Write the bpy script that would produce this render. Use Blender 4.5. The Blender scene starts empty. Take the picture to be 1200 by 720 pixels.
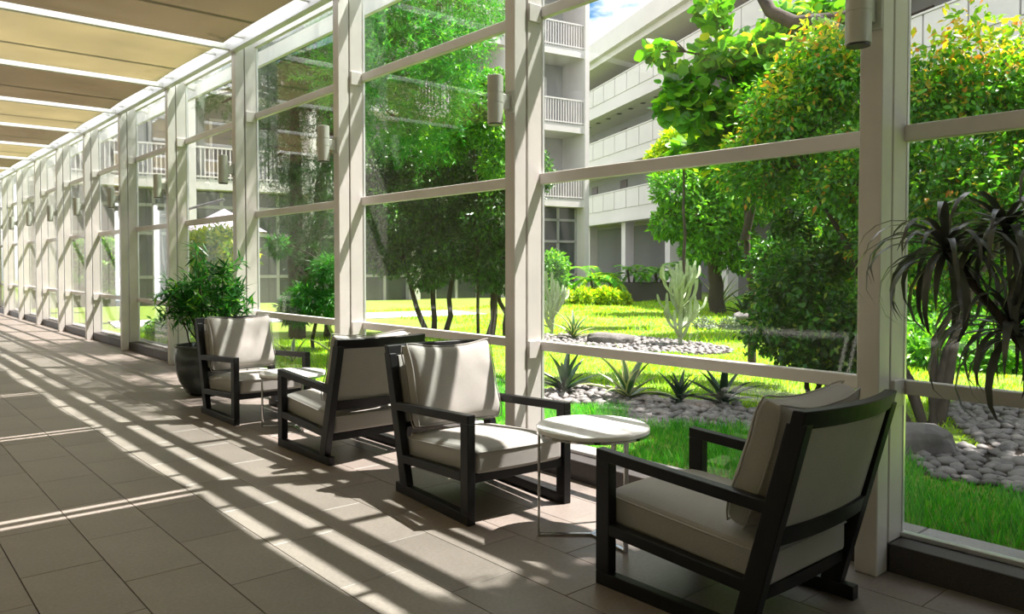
import bpy, bmesh, math, random
import numpy as np
from mathutils import Vector, Matrix, noise
random.seed(7); RNG = np.random.default_rng(7)
SC = bpy.context.scene
COL = SC.collection
PI = math.pi

# ------------------------------------------------------------------ camera, sky, sun, exposure
cam_d = bpy.data.cameras.new('camera'); cam = bpy.data.objects.new('camera', cam_d); COL.objects.link(cam)
cam_d.sensor_width = 36.0; cam_d.lens = 36.0 * 909.84 / 1200.0
cam_d.shift_y = -23.7 / 1200.0
cam_d.clip_start = 0.05; cam_d.clip_end = 500
cam.location = (0, 0, 1.3)
cam.rotation_euler = (PI / 2 - 0.0265, 0, -0.7116)
SC.camera = cam

SUN_DIR = Vector((-0.43, 0.215, -1.0)).normalized()          # the way the light travels
sun_d = bpy.data.lights.new('sun', 'SUN'); sun = bpy.data.objects.new('sun', sun_d); COL.objects.link(sun)
sun_d.energy = 7.5; sun_d.angle = math.radians(0.55); sun_d.color = (1.0, 0.955, 0.89)
sun.rotation_euler = SUN_DIR.to_track_quat('-Z', 'Y').to_euler()
sun.location = (10, -8, 30)

SC.view_settings.view_transform = 'Standard'; SC.view_settings.look = 'None'
SC.view_settings.gamma = 1.0; SC.view_settings.use_curve_mapping = False
SC.view_settings.exposure = 1.36
SC.cycles.max_bounces = 10; SC.cycles.diffuse_bounces = 4; SC.cycles.transparent_max_bounces = 24
SC.cycles.caustics_reflective = False; SC.cycles.caustics_refractive = False

def build_world():
    w = bpy.data.worlds.new('sky'); SC.world = w; w.use_nodes = True
    nt = w.node_tree; nt.nodes.clear(); N = nt.nodes.new; L = nt.links.new
    out = N('ShaderNodeOutputWorld'); bg = N('ShaderNodeBackground'); L(bg.outputs[0], out.inputs[0])
    tc = N('ShaderNodeTexCoord'); sep = N('ShaderNodeSeparateXYZ'); L(tc.outputs['Generated'], sep.inputs[0])
    gr = N('ShaderNodeValToRGB'); L(sep.outputs['Z'], gr.inputs[0])
    gr.color_ramp.elements[0].position = 0.0; gr.color_ramp.elements[0].color = (0.30, 0.40, 0.46, 1)
    gr.color_ramp.elements[1].position = 0.35; gr.color_ramp.elements[1].color = (0.018, 0.125, 0.27, 1)
    ns = N('ShaderNodeTexNoise'); ns.inputs['Scale'].default_value = 4.2; ns.inputs['Detail'].default_value = 7; ns.inputs['Roughness'].default_value = 0.58
    mp = N('ShaderNodeMapping'); mp.inputs['Scale'].default_value = (1, 1, 2.2); mp.inputs['Location'].default_value = (0.3, 0.15, 0)
    L(tc.outputs['Generated'], mp.inputs[0]); L(mp.outputs[0], ns.inputs['Vector'])
    cr = N('ShaderNodeValToRGB'); L(ns.outputs['Fac'], cr.inputs[0])
    cr.color_ramp.elements[0].position = 0.42; cr.color_ramp.elements[1].position = 0.56
    mx = N('ShaderNodeMix'); mx.data_type = 'RGBA'; L(cr.outputs[0], mx.inputs[0]); L(gr.outputs[0], mx.inputs[6]); mx.inputs[7].default_value = (1.15, 1.14, 1.12, 1)
    L(mx.outputs[2], bg.inputs[0]); bg.inputs[1].default_value = 1.25
build_world()

# ------------------------------------------------------------------ materials
MATS = {}
def nodes(name):
    m = bpy.data.materials.new(name); m.use_nodes = True; nt = m.node_tree; nt.nodes.clear()
    out = nt.nodes.new('ShaderNodeOutputMaterial'); MATS[name] = m
    return m, nt, nt.nodes.new, nt.links.new, out

def mat(name, col, rough=0.5, metal=0.0, var=0.12, scale=20.0, bump=0.0, bscale=None, obj_var=0.0, spec=0.5, coord='Object', stretch=(1, 1, 1), sheen=0.0, var2=0.0, scale2=2.0):
    m, nt, N, L, out = nodes(name)
    b = N('ShaderNodeBsdfPrincipled'); L(b.outputs[0], out.inputs[0])
    b.inputs['Roughness'].default_value = rough; b.inputs['Metallic'].default_value = metal
    b.inputs['Specular IOR Level'].default_value = spec
    if sheen: b.inputs['Sheen Weight'].default_value = sheen
    tc = N('ShaderNodeTexCoord'); mp = N('ShaderNodeMapping'); mp.inputs['Scale'].default_value = stretch
    L(tc.outputs[coord], mp.inputs[0])
    ns = N('ShaderNodeTexNoise'); ns.inputs['Scale'].default_value = scale; ns.inputs['Detail'].default_value = 5; L(mp.outputs[0], ns.inputs['Vector'])
    hs = N('ShaderNodeHueSaturation'); hs.inputs['Color'].default_value = (*col, 1)
    mr = N('ShaderNodeMapRange'); mr.inputs[1].default_value = 0.25; mr.inputs[2].default_value = 0.75
    mr.inputs[3].default_value = 1 - var; mr.inputs[4].default_value = 1 + var; L(ns.outputs['Fac'], mr.inputs[0])
    val = mr.outputs[0]
    if var2:
        n2 = N('ShaderNodeTexNoise'); n2.inputs['Scale'].default_value = scale2; n2.inputs['Detail'].default_value = 3; L(mp.outputs[0], n2.inputs['Vector'])
        m2 = N('ShaderNodeMapRange'); m2.inputs[1].default_value = 0.3; m2.inputs[2].default_value = 0.7
        m2.inputs[3].default_value = 1 - var2; m2.inputs[4].default_value = 1 + var2; L(n2.outputs['Fac'], m2.inputs[0])
        mu = N('ShaderNodeMath'); mu.operation = 'MULTIPLY'; L(val, mu.inputs[0]); L(m2.outputs[0], mu.inputs[1]); val = mu.outputs[0]
    if obj_var:
        oi = N('ShaderNodeObjectInfo'); m3 = N('ShaderNodeMapRange'); L(oi.outputs['Random'], m3.inputs[0])
        m3.inputs[3].default_value = 1 - obj_var; m3.inputs[4].default_value = 1 + obj_var
        mu = N('ShaderNodeMath'); mu.operation = 'MULTIPLY'; L(val, mu.inputs[0]); L(m3.outputs[0], mu.inputs[1]); val = mu.outputs[0]
    L(val, hs.inputs['Value']); L(hs.outputs[0], b.inputs['Base Color'])
    if bump:
        n4 = N('ShaderNodeTexNoise'); n4.inputs['Scale'].default_value = bscale or scale; n4.inputs['Detail'].default_value = 4; L(mp.outputs[0], n4.inputs['Vector'])
        bp = N('ShaderNodeBump'); bp.inputs['Strength'].default_value = bump; bp.inputs['Distance'].default_value = 0.01
        L(n4.outputs['Fac'], bp.inputs['Height']); L(bp.outputs[0], b.inputs['Normal'])
    return m

def leaf_mat(name, cols, trans=0.4, rough=0.4, tcol=1.6, spec=0.4):
    m, nt, N, L, out = nodes(name)
    ge = N('ShaderNodeNewGeometry'); cr = N('ShaderNodeValToRGB'); L(ge.outputs['Random Per Island'], cr.inputs[0])
    el = cr.color_ramp.elements
    while len(el) < len(cols): el.new(0.5)
    for i, (p, c) in enumerate(cols): el[i].position = p; el[i].color = (*c, 1)
    b = N('ShaderNodeBsdfPrincipled'); b.inputs['Roughness'].default_value = rough; b.inputs['Specular IOR Level'].default_value = spec
    L(cr.outputs[0], b.inputs['Base Color'])
    t = N('ShaderNodeBsdfTranslucent'); mu = N('ShaderNodeMix'); mu.data_type = 'RGBA'; mu.blend_type = 'MULTIPLY'; mu.inputs[0].default_value = 1
    L(cr.outputs[0], mu.inputs[6]); mu.inputs[7].default_value = (tcol * 1.1, tcol, tcol * 0.5, 1); L(mu.outputs[2], t.inputs['Color'])
    mx = N('ShaderNodeMixShader'); mx.inputs[0].default_value = trans; L(b.outputs[0], mx.inputs[1]); L(t.outputs[0], mx.inputs[2]); L(mx.outputs[0], out.inputs[0])
    return m

def glass_mat(name, tint=(0.98, 0.972, 0.972), refl=1.0, r0=0.035):
    m, nt, N, L, out = nodes(name)
    tr = N('ShaderNodeBsdfTransparent'); tr.inputs[0].default_value = (*tint, 1)
    gl = N('ShaderNodeBsdfGlossy'); gl.inputs['Roughness'].default_value = 0.0; gl.inputs['Color'].default_value = (refl, refl, refl, 1)
    ge = N('ShaderNodeNewGeometry'); dt = N('ShaderNodeVectorMath'); dt.operation = 'DOT_PRODUCT'; L(ge.outputs['Normal'], dt.inputs[0]); L(ge.outputs['Incoming'], dt.inputs[1])
    def M(op, x, y=None):
        n = N('ShaderNodeMath'); n.operation = op
        for i, q in enumerate((x, y)):
            if q is None: continue
            if isinstance(q, (int, float)): n.inputs[i].default_value = q
            else: L(q, n.inputs[i])
        return n.outputs[0]
    c = M('SUBTRACT', 1.0, M('ABSOLUTE', dt.outputs['Value'])); f = M('ADD', M('MULTIPLY', M('POWER', c, 5.0), 1 - r0), r0)     # Schlick, the same from both faces
    mx = N('ShaderNodeMixShader'); L(f, mx.inputs[0]); L(tr.outputs[0], mx.inputs[1]); L(gl.outputs[0], mx.inputs[2]); L(mx.outputs[0], out.inputs[0])
    return m

def canvas_mat(name, col, tcol, trans):
    m, nt, N, L, out = nodes(name)
    d = N('ShaderNodeBsdfDiffuse'); t = N('ShaderNodeBsdfTranslucent'); d.inputs[0].default_value = (*col, 1)
    tc = N('ShaderNodeTexCoord'); ns = N('ShaderNodeTexNoise'); ns.inputs['Scale'].default_value = 1.3; ns.inputs['Detail'].default_value = 3; L(tc.outputs['Object'], ns.inputs['Vector'])
    hs = N('ShaderNodeHueSaturation'); hs.inputs['Color'].default_value = (*tcol, 1)
    mr = N('ShaderNodeMapRange'); mr.inputs[1].default_value = 0.3; mr.inputs[2].default_value = 0.7; mr.inputs[3].default_value = 0.88; mr.inputs[4].default_value = 1.1
    L(ns.outputs['Fac'], mr.inputs[0]); L(mr.outputs[0], hs.inputs['Value']); L(hs.outputs[0], t.inputs[0])
    mx = N('ShaderNodeMixShader'); mx.inputs[0].default_value = trans; L(d.outputs[0], mx.inputs[1]); L(t.outputs[0], mx.inputs[2])
    op = N('ShaderNodeBsdfTransparent'); mo = N('ShaderNodeMixShader'); mo.inputs[0].default_value = 0.07      # open weave
    L(mx.outputs[0], mo.inputs[1]); L(op.outputs[0], mo.inputs[2]); L(mo.outputs[0], out.inputs[0])
    return m

mat('white_paint', (0.70, 0.665, 0.63), 0.38, var=0.05, scale=6, var2=0.05)
mat('beam_paint', (0.74, 0.73, 0.69), 0.4, var=0.04, scale=6)
mat('tile', (0.222, 0.188, 0.166), 0.40, var=0.14, scale=60, var2=0.10, scale2=3.0, obj_var=0.10, bump=0.08, bscale=120, coord='Object', stretch=(1, 1, 1))
mat('grout', (0.035, 0.032, 0.03), 0.8)
mat('granite', (0.055, 0.048, 0.046), 0.5, var=0.35, scale=180, var2=0.1)
mat('paver', (0.30, 0.29, 0.28), 0.7, var=0.15, scale=90, var2=0.15, obj_var=0.08)
mat('metal_sill', (0.80, 0.80, 0.80), 0.3, 0.6, var=0.03)
mat('black_wood', (0.007, 0.0068, 0.0072), 0.40, spec=0.32, var=0.35, scale=30, stretch=(6, 6, 1), bump=0.12, bscale=120)
mat('linen', (0.37, 0.35, 0.325), 0.85, var=0.10, scale=220, bump=0.35, bscale=420, var2=0.05, scale2=5, sheen=0.2)
mat('linen_back', (0.38, 0.36, 0.335), 0.88, var=0.13, scale=220, bump=0.35, bscale=420, var2=0.05, scale2=5, sheen=0.2)
mat('marble', (0.78, 0.77, 0.76), 0.12, var=0.05, scale=5, var2=0.06, scale2=9)
mat('chrome', (0.62, 0.61, 0.60), 0.16, 1.0, var=0.02)
mat('lamp_grey', (0.52, 0.52, 0.47), 0.45, 0.2, var=0.04)
mat('lamp_dark', (0.05, 0.05, 0.05), 0.3)
mat('pot_glaze', (0.050, 0.060, 0.060), 0.16, var=0.4, scale=7, var2=0.3, scale2=3)
mat('pot_clay', (0.16, 0.15, 0.14), 0.6)
mat('soil', (0.035, 0.025, 0.018), 0.95, var=0.4, scale=40, bump=0.6)
mat('bark', (0.055, 0.042, 0.032), 0.9, var=0.4, scale=14, bump=0.7, bscale=25, stretch=(1, 1, 0.35))
mat('pale_bark', (0.42, 0.36, 0.26), 0.85, var=0.3, scale=9, bump=0.4, stretch=(1, 1, 0.4))
mat('pebble', (0.16, 0.148, 0.142), 0.7, var=0.25, scale=30, obj_var=0.35, bump=0.15)
mat('boulder', (0.13, 0.12, 0.115), 0.9, var=0.3, scale=14, var2=0.25, scale2=4, bump=0.7, bscale=22)
mat('lawn_soil', (0.14, 0.22, 0.018), 0.95, var=0.4, scale=18, var2=0.2)
mat('concrete', (0.42, 0.41, 0.40), 0.85, var=0.08, scale=8, var2=0.08)
mat('facade_white', (0.55, 0.525, 0.51), 0.7, var=0.03, scale=3, var2=0.04, scale2=0.6)
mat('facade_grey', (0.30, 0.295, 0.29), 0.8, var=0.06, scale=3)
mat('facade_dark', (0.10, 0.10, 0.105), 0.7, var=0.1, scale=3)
mat('door_brown', (0.06, 0.03, 0.025), 0.5)
mat('window_dark', (0.06, 0.065, 0.07), 0.12, var=0.25, scale=2)
mat('curtain', (0.38, 0.38, 0.38), 0.9, var=0.3, scale=3, stretch=(8, 8, 0.3))
mat('planter_dark', (0.06, 0.055, 0.05), 0.7, var=0.2)
mat('parasol_cloth', (0.50, 0.40, 0.52), 0.8, var=0.03)
mat('cactus', (0.36, 0.43, 0.27), 0.6, var=0.25, scale=14, bump=0.3)
glass_mat('glass')
glass_mat('roof_glass', (0.86, 0.90, 0.89))
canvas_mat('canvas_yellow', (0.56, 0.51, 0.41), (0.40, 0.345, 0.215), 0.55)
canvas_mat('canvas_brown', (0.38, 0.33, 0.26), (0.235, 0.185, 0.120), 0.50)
G = lambda r, g, b: (r, g, b)
leaf_mat('leaf_orange', [(0, G(.022, .11, .010)), (.5, G(.055, .24, .012)), (.84, G(.13, .42, .018)), (.95, G(.36, .50, .03)), (1, G(.60, .20, .04))], 0.45)
leaf_mat('leaf_young', [(0, G(.10, .30, .012)), (.5, G(.24, .44, .015)), (.75, G(.50, .48, .03)), (1, G(.62, .22, .03))], 0.5)
leaf_mat('leaf_round', [(0, G(.03, .13, .01)), (.55, G(.09, .32, .015)), (.88, G(.22, .52, .025)), (1, G(.60, .62, .04))], 0.5)
leaf_mat('leaf_mid', [(0, G(0.035, 0.136, 0.013)), (.6, G(0.096, 0.336, 0.019)), (1, G(0.250, 0.544, 0.032))], 0.4)
leaf_mat('leaf_dark', [(0, G(0.013, 0.058, 0.008)), (.6, G(0.028, 0.122, 0.013)), (1, G(0.089, 0.255, 0.019))], 0.35, 0.3)
leaf_mat('leaf_feather', [(0, G(0.022, 0.173, 0.022)), (.6, G(0.043, 0.292, 0.032)), (1, G(0.151, 0.410, 0.032))], 0.5)
leaf_mat('leaf_pine', [(0, G(0.011, 0.056, 0.011)), (.7, G(0.022, 0.105, 0.017)), (1, G(0.056, 0.196, 0.021))], 0.3)
leaf_mat('leaf_shrub', [(0, G(.012, .06, .010)), (.6, G(.030, .15, .014)), (.92, G(.09, .30, .02)), (1, G(.30, .40, .05))], 0.38, 0.3)
leaf_mat('leaf_fern', [(0, G(.012, .09, .012)), (.7, G(.03, .19, .02)), (1, G(.08, .32, .03))], 0.35)
leaf_mat('leaf_yellow', [(0, G(0.072, 0.240, 0.010)), (.5, G(0.288, 0.480, 0.014)), (1, G(0.660, 0.720, 0.024))], 0.5)
leaf_mat('leaf_potted', [(0, G(0.014, 0.084, 0.017)), (.6, G(0.028, 0.182, 0.028)), (.9, G(0.084, 0.364, 0.042)), (1, G(0.280, 0.588, 0.056))], 0.35, 0.3)
leaf_mat('leaf_dracaena', [(0, G(.085, .092, .088)), (1, G(.085, .092, .088))], 0.12, 0.30, 1.2, 0.6)
leaf_mat('leaf_agave', [(0, G(.05, .14, .045)), (1, G(.05, .14, .045))], 0.1, 0.4)
leaf_mat('leaf_agave_dark', [(0, G(.025, .06, .035)), (1, G(.025, .06, .035))], 0.1, 0.35)
leaf_mat('leaf_cream', [(0, G(.52, .54, .26)), (1, G(.52, .54, .26))], 0.2, 0.4, 1.0)
leaf_mat('leaf_palm', [(0, G(0.039, 0.195, 0.013)), (.7, G(0.117, 0.442, 0.019)), (1, G(0.585, 0.650, 0.026))], 0.45)
leaf_mat('lawn_blade_sunlit', [(0, G(.14, .38, .010)), (.6, G(.30, .56, .014)), (1, G(.48, .62, .03))], 0.45, 0.5)  # mown lawn; sunlight is put into its yellower colour
leaf_mat('grass_blade_shaded', [(0, G(.035, .22, .018)), (.6, G(.07, .38, .025)), (.93, G(.13, .46, .03)), (1, G(.34, .40, .14))], 0.45, 0.5)  # long grass by the kerb; shade is put into its greener, darker colour
leaf_mat('leaf_silver', [(0, G(.14, .20, .13)), (1, G(.32, .38, .27))], 0.2, 0.6, 1.0)

# ------------------------------------------------------------------ helpers
def link(name, me, m=None, parent=None, smooth=False):
    o = bpy.data.objects.new(name, me); COL.objects.link(o)
    if m is not None:
        for x in (m if isinstance(m, (list, tuple)) else [m]): me.materials.append(MATS[x])
    if smooth:
        me.polygons.foreach_set('use_smooth', [True] * len(me.polygons))
        if len(me.polygons) < 6000: me.set_sharp_from_angle(angle=math.radians(48))
    if parent is not None: o.parent = parent
    return o
def finish(name, bm, m=None, parent=None, smooth=False, bevel=0.0, seg=1):
    if bevel: bmesh.ops.bevel(bm, geom=list(bm.edges), offset=bevel, segments=seg, affect='EDGES', profile=0.5, clamp_overlap=True)
    bmesh.ops.recalc_face_normals(bm, faces=list(bm.faces))
    me = bpy.data.meshes.new(name); bm.to_mesh(me); bm.free()
    return link(name, me, m, parent, smooth)
def empty(name, loc=(0, 0, 0), rz=0.0, parent=None):
    o = bpy.data.objects.new(name, None); COL.objects.link(o); o.location = loc; o.rotation_euler = (0, 0, rz); o.empty_display_size = 0.1
    if parent: o.parent = parent
    return o
def tag(o, label=None, cat=None, group=None, kind=None):
    if label: o['label'] = label
    if cat: o['category'] = cat
    if group: o['group'] = group
    if kind: o['kind'] = kind
    return o
def hexa(bm, c):                                   # 8 corners: bottom loop 0-3, top loop 4-7
    v = [bm.verts.new(p) for p in c]
    for f in ((3, 2, 1, 0), (4, 5, 6, 7), (0, 1, 5, 4), (1, 2, 6, 5), (2, 3, 7, 6), (3, 0, 4, 7)): bm.faces.new([v[i] for i in f])
def box(bm, x0, x1, y0, y1, z0, z1):
    hexa(bm, [(x0, y0, z0), (x1, y0, z0), (x1, y1, z0), (x0, y1, z0), (x0, y0, z1), (x1, y0, z1), (x1, y1, z1), (x0, y1, z1)])
def boxo(name, x0, x1, y0, y1, z0, z1, m, parent=None, bevel=0.0):
    bm = bmesh.new(); box(bm, x0, x1, y0, y1, z0, z1); return finish(name, bm, m, parent, bevel=bevel)
def obox(bm, o, u, v, w):                          # box from origin corner and three edge vectors
    o, u, v, w = map(Vector, (o, u, v, w))
    hexa(bm, [o, o + u, o + u + v, o + v, o + w, o + u + w, o + u + v + w, o + v + w])
def sweep(bm, ring, path_pts, frames):             # ring of (a,b) swept along points with frames (A,B)
    rows = []
    for p, (A, B) in zip(path_pts, frames): rows.append([bm.verts.new(Vector(p) + A * a + B * b) for a, b in ring])
    n = len(ring)
    for r0, r1 in zip(rows, rows[1:]):
        for i in range(n): bm.faces.new((r0[i], r0[(i + 1) % n], r1[(i + 1) % n], r1[i]))
    bm.faces.new(rows[0][::-1]); bm.faces.new(rows[-1])
def tube(bm, pts, rad, n=6, closed=False):
    pts = [Vector(p) for p in pts]; m = len(pts)
    if not hasattr(rad, '__len__'): rad = [rad] * m
    rows = []; ref = Vector((0.31, 0.57, 0.76))
    for i, p in enumerate(pts):
        a = pts[(i - 1) % m] if (i or closed) else p; b = pts[(i + 1) % m] if (i < m - 1 or closed) else p
        t = (b - a).normalized()
        if i == 0:
            u = t.cross(ref)
            if u.length < 0.1: u = t.cross(Vector((1, 0, 0)))
        else: u = u - t * u.dot(t)
        u.normalize(); w = t.cross(u)
        rows.append([bm.verts.new(p + (u * math.cos(2 * PI * k / n) + w * math.sin(2 * PI * k / n)) * rad[i]) for k in range(n)])
    for i in range(m if closed else m - 1):
        r0, r1 = rows[i], rows[(i + 1) % m]
        for k in range(n): bm.faces.new((r0[k], r0[(k + 1) % n], r1[(k + 1) % n], r1[k]))
    if not closed: bm.faces.new(rows[0][::-1]); bm.faces.new(rows[-1])
def lathe(bm, prof, n=40, c=(0, 0, 0), cap0=True, cap1=True):
    rows = [[bm.verts.new((c[0] + r * math.cos(2 * PI * k / n), c[1] + r * math.sin(2 * PI * k / n), c[2] + z)) for k in range(n)] for r, z in prof]
    for r0, r1 in zip(rows, rows[1:]):
        for k in range(n): bm.faces.new((r0[k], r0[(k + 1) % n], r1[(k + 1) % n], r1[k]))
    if cap0: bm.faces.new(rows[0][::-1])
    if cap1: bm.faces.new(rows[-1])
def curve_pts(p0, p1, bow, n=8, wob=0.0):
    p0, p1 = Vector(p0), Vector(p1); out = []
    for i in range(n + 1):
        t = i / n; p = p0.lerp(p1, t) + Vector(bow) * math.sin(PI * t)
        if wob and 0 < i < n: p += Vector((random.uniform(-wob, wob), random.uniform(-wob, wob), random.uniform(-wob, wob) * .4))
        out.append(p)
    return out
def np_mesh(name, V, F, m, parent=None, smooth=False):      # V (n,3), F (k,s) one polygon size
    me = bpy.data.meshes.new(name); k, s = F.shape
    me.vertices.add(len(V)); me.vertices.foreach_set('co', V.astype(np.float32).ravel())
    me.loops.add(k * s); me.loops.foreach_set('vertex_index', F.astype(np.int32).ravel())
    me.polygons.add(k); me.polygons.foreach_set('loop_start', np.arange(0, k * s, s, dtype=np.int32))
    me.update(calc_edges=True)
    return link(name, me, m, parent, smooth)
def unit(a): return a / np.maximum(np.linalg.norm(a, axis=1, keepdims=True), 1e-9)
def leaves(name, P, D, Nn, L, W, m, parent=None, shape='lance', fold=0.25):
    """P base points, D growing directions, Nn rough upper-face normals; every leaf its own little mesh island"""
    n = len(P); D = unit(D); S = unit(np.cross(D, Nn)); Nn = np.cross(S, D)
    L = np.broadcast_to(L, (n,))[:, None]; W = np.broadcast_to(W, (n,))[:, None]
    if shape == 'lance': prof = ((0, 0, 0), (.45, -.5, fold * .5), (1, 0, -.12), (.45, .5, fold * .5)); faces = ((0, 1, 2), (0, 2, 3))
    elif shape == 'round': prof = ((0, 0, 0), (.18, -.42, .06), (.62, -.5, .08), (1, -.12, 0), (1, .12, 0), (.62, .5, .08), (.18, .42, .06)); faces = ((0, 1, 2), (0, 2, 3), (0, 3, 4), (0, 4, 5), (0, 5, 6))
    else: prof = ((0, -.3, 0), (.55, -.4, 0), (1, 0, -.15), (.55, .4, 0), (0, .3, 0)); faces = ((0, 1, 3), (0, 3, 4), (1, 2, 3))
    k = len(prof); V = np.empty((n, k, 3))
    for i, (a, b, c) in enumerate(prof): V[:, i] = P + D * L * a + S * W * b + Nn * W * c
    F = (np.array(faces)[None] + (np.arange(n) * k)[:, None, None]).reshape(-1, 3)
    o = np_mesh(name, V.reshape(-1, 3), F, m, parent); o['kind'] = 'stuff'
    return o
def crown_points(blobs, n, shell=0.45, squash=0.85, lump=0.25):
    B = np.array(blobs, float); w = B[:, 3] ** 2.2; idx = RNG.choice(len(B), n, p=w / w.sum())
    d = unit(RNG.normal(size=(n, 3))); r = shell + (1 - shell) * RNG.random(n) ** 0.6
    bump = 1 + lump * np.sin(d[:, 0] * 5 + idx * 1.7) * np.sin(d[:, 1] * 6 + idx) * np.sin(d[:, 2] * 5 + 2 * idx)
    P = B[idx, :3] + d * (r * bump * B[idx, 3])[:, None] * np.array([1, 1, squash])
    return P, d
def foliage(name, blobs, n, L, W, m, parent, shape='lance', droop=0.3, shell=0.45, up=0.8, lump=0.25, squash=.85):
    P, d = crown_points(blobs, n, shell, squash, lump)
    P[:, 2] = np.maximum(P[:, 2], 0.08)
    D = d * 0.7 + RNG.normal(size=(n, 3)) * 0.6 + np.array([0, 0, -droop])
    Nn = np.array([0, 0, up]) + RNG.normal(size=(n, 3)) * 0.5 + d * 0.4
    s = 0.7 + 0.6 * RNG.random(n)
    return leaves(name, P, D, Nn, L * s, W * s, m, parent, shape)
def local(blobs, o): return [(b[0] - o[0], b[1] - o[1], b[2] - o[2], b[3]) for b in blobs]
def branches(parent, m, stems, blobs, base_r, name='branch', tips=10, start=0.35):
    """stems: list of point lists (local); each becomes a trunk part; limbs run from the nearest stem to the crown lumps"""
    allp = []
    for s in stems:
        bm = bmesh.new(); k = len(s); tube(bm, s, [base_r * (1 - 0.55 * i / (k - 1)) for i in range(k)], 8)
        finish('trunk', bm, m, parent, True)
        allp += [Vector(p) for p in s[int(len(s) * start):]]
    bm = bmesh.new()
    for b in blobs[:tips]:
        c = Vector(b[:3]); a = min(allp, key=lambda p: (p - c).length + 0.6 * max(0, p.z - c.z))
        L = (c - a).length
        if L < 0.05: continue
        pts = curve_pts(a, c, (0, 0, 0.12 * L), 6, 0.04 * L); tube(bm, pts, [base_r * .42 * (1 - .12 * i) for i in range(7)], 6)
        for q in range(4):
            e = c + Vector((random.uniform(-1, 1), random.uniform(-1, 1), random.uniform(-.5, 1))) * b[3] * .8
            tube(bm, curve_pts(pts[4], e, (0, 0, .05 * L), 4, .03 * L), [base_r * .2, base_r * .17, base_r * .13, base_r * .1, base_r * .06], 5)
    o = finish(name, bm, m, parent, True); o['kind'] = 'stuff'

# ------------------------------------------------------------------ corridor shell
Y0, S = 1.436, 2.3051
K0, K1 = -2, 13
YB, YE = Y0 + K0 * S, Y0 + K1 * S
# floor: slab with every tile laid on it
floor = boxo('floor', -2.4, 3.36, YB - .1, YE + .5, -0.16, -0.010, 'grout'); floor['kind'] = 'structure'
TX, TY, GAP = 0.3205, 0.64, 0.0036
tile_me = {}
def tile_mesh(w, l):
    key = (round(w, 3), round(l, 3))
    if key not in tile_me:
        bm = bmesh.new(); box(bm, 0, w, 0, l, -0.0105, 0); bmesh.ops.bevel(bm, geom=[e for e in bm.edges if all(v.co.z > -.001 for v in e.verts)], offset=0.0012, segments=1, affect='EDGES')
        me = bpy.data.meshes.new('tile'); bm.to_mesh(me); bm.free(); me.materials.append(MATS['tile']); tile_me[key] = me
    return tile_me[key]
rest = bmesh.new(); n_t = 0
for i in range(-9, 9):
    x0 = 0.538 + TX * i; x1 = min(x0 + TX, 3.352)
    if x0 < -2.4 or x1 - x0 < 0.05: continue
    off = 2.48 + (TY / 2 if (i % 2) else 0)
    for j in range(-12, 48):
        y0 = off + TY * j
        if y0 < YB or y0 > YE: continue
        seen = x1 > 0.118 * y0 - 0.05 and y0 > 0.9 and y0 < 15.5 and x0 < 1.35 * (y0 + TY) + .2
        if seen:
            o = bpy.data.objects.new('tile', tile_mesh(x1 - x0 - GAP, TY - GAP)); COL.objects.link(o); o.parent = floor
            o.location = (x0, y0, random.uniform(-.0006, 0)); n_t += 1
        else: box(rest, x0, x1 - GAP, y0, y0 + TY - GAP, -0.0105, 0)
o = finish('tile_field', rest, 'tile', floor); o['kind'] = 'stuff'
print('tiles', n_t)

# right wall: kerb, posts; windows between the posts
wall = tag(empty('wall_right', (3.3, 0, 0)), kind='structure'); WX = 3.3
def W(o): o.location.x -= WX; return o      # children are given in world coordinates
y = YB
while y < YE:
    W(boxo('kerb_stone', 3.352, 3.56, y, y + S / 2 - .004, -0.1, 0.12, 'granite', wall, .003))
    W(boxo('outer_kerb', 3.564, 3.77, y, y + S / 2 - .004, -0.1, 0.095, 'paver', wall, .004))
    y += S / 2
W(boxo('sill', 3.476, 3.512, YB, YE, 0.12, 0.142, 'metal_sill', wall, .003))
for k in range(K0, K1 + 1):
    yk = Y0 + k * S
    W(boxo('post', 3.247, 3.347, yk, yk + .095, 0, 3.80, 'white_paint', wall, .004))
for n, k in enumerate(range(K0, K1)):
    yk = Y0 + k * S; ya, yb = yk + .085, yk + S
    w = tag(empty('window_%d' % (n + 1), (3.48, yk, .12)), kind='structure')
    def P(o): o.location = (-3.48, -yk, -.12); return o
    P(boxo('mullion', 3.360, 3.486, yk, yk + .085, .12, 4.10, 'white_paint', w, .003))
    P(boxo('frame_stop', 3.484, 3.506, yk - .004, yk + .090, .12, 3.9, 'metal_sill', w, .002))
    for z in (.700, 2.875): P(boxo('connector', 3.362, 3.462, yk - .016, yk + .001, z, z + .115, 'white_paint', w, .003))
    for z0, z1 in ((.746, .807), (1.836, 1.907), (2.916, 2.985), (3.70, 3.86)): P(boxo('rail', 3.465, 3.512, ya, yb + .001, z0, z1, 'white_paint', w, .003))
    for z0, z1 in ((.14, .748), (.805, 1.838), (1.905, 2.918), (2.983, 3.702)): P(boxo('glass_pane', 3.485, 3.493, ya, yb, z0, z1, 'glass', w))
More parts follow.
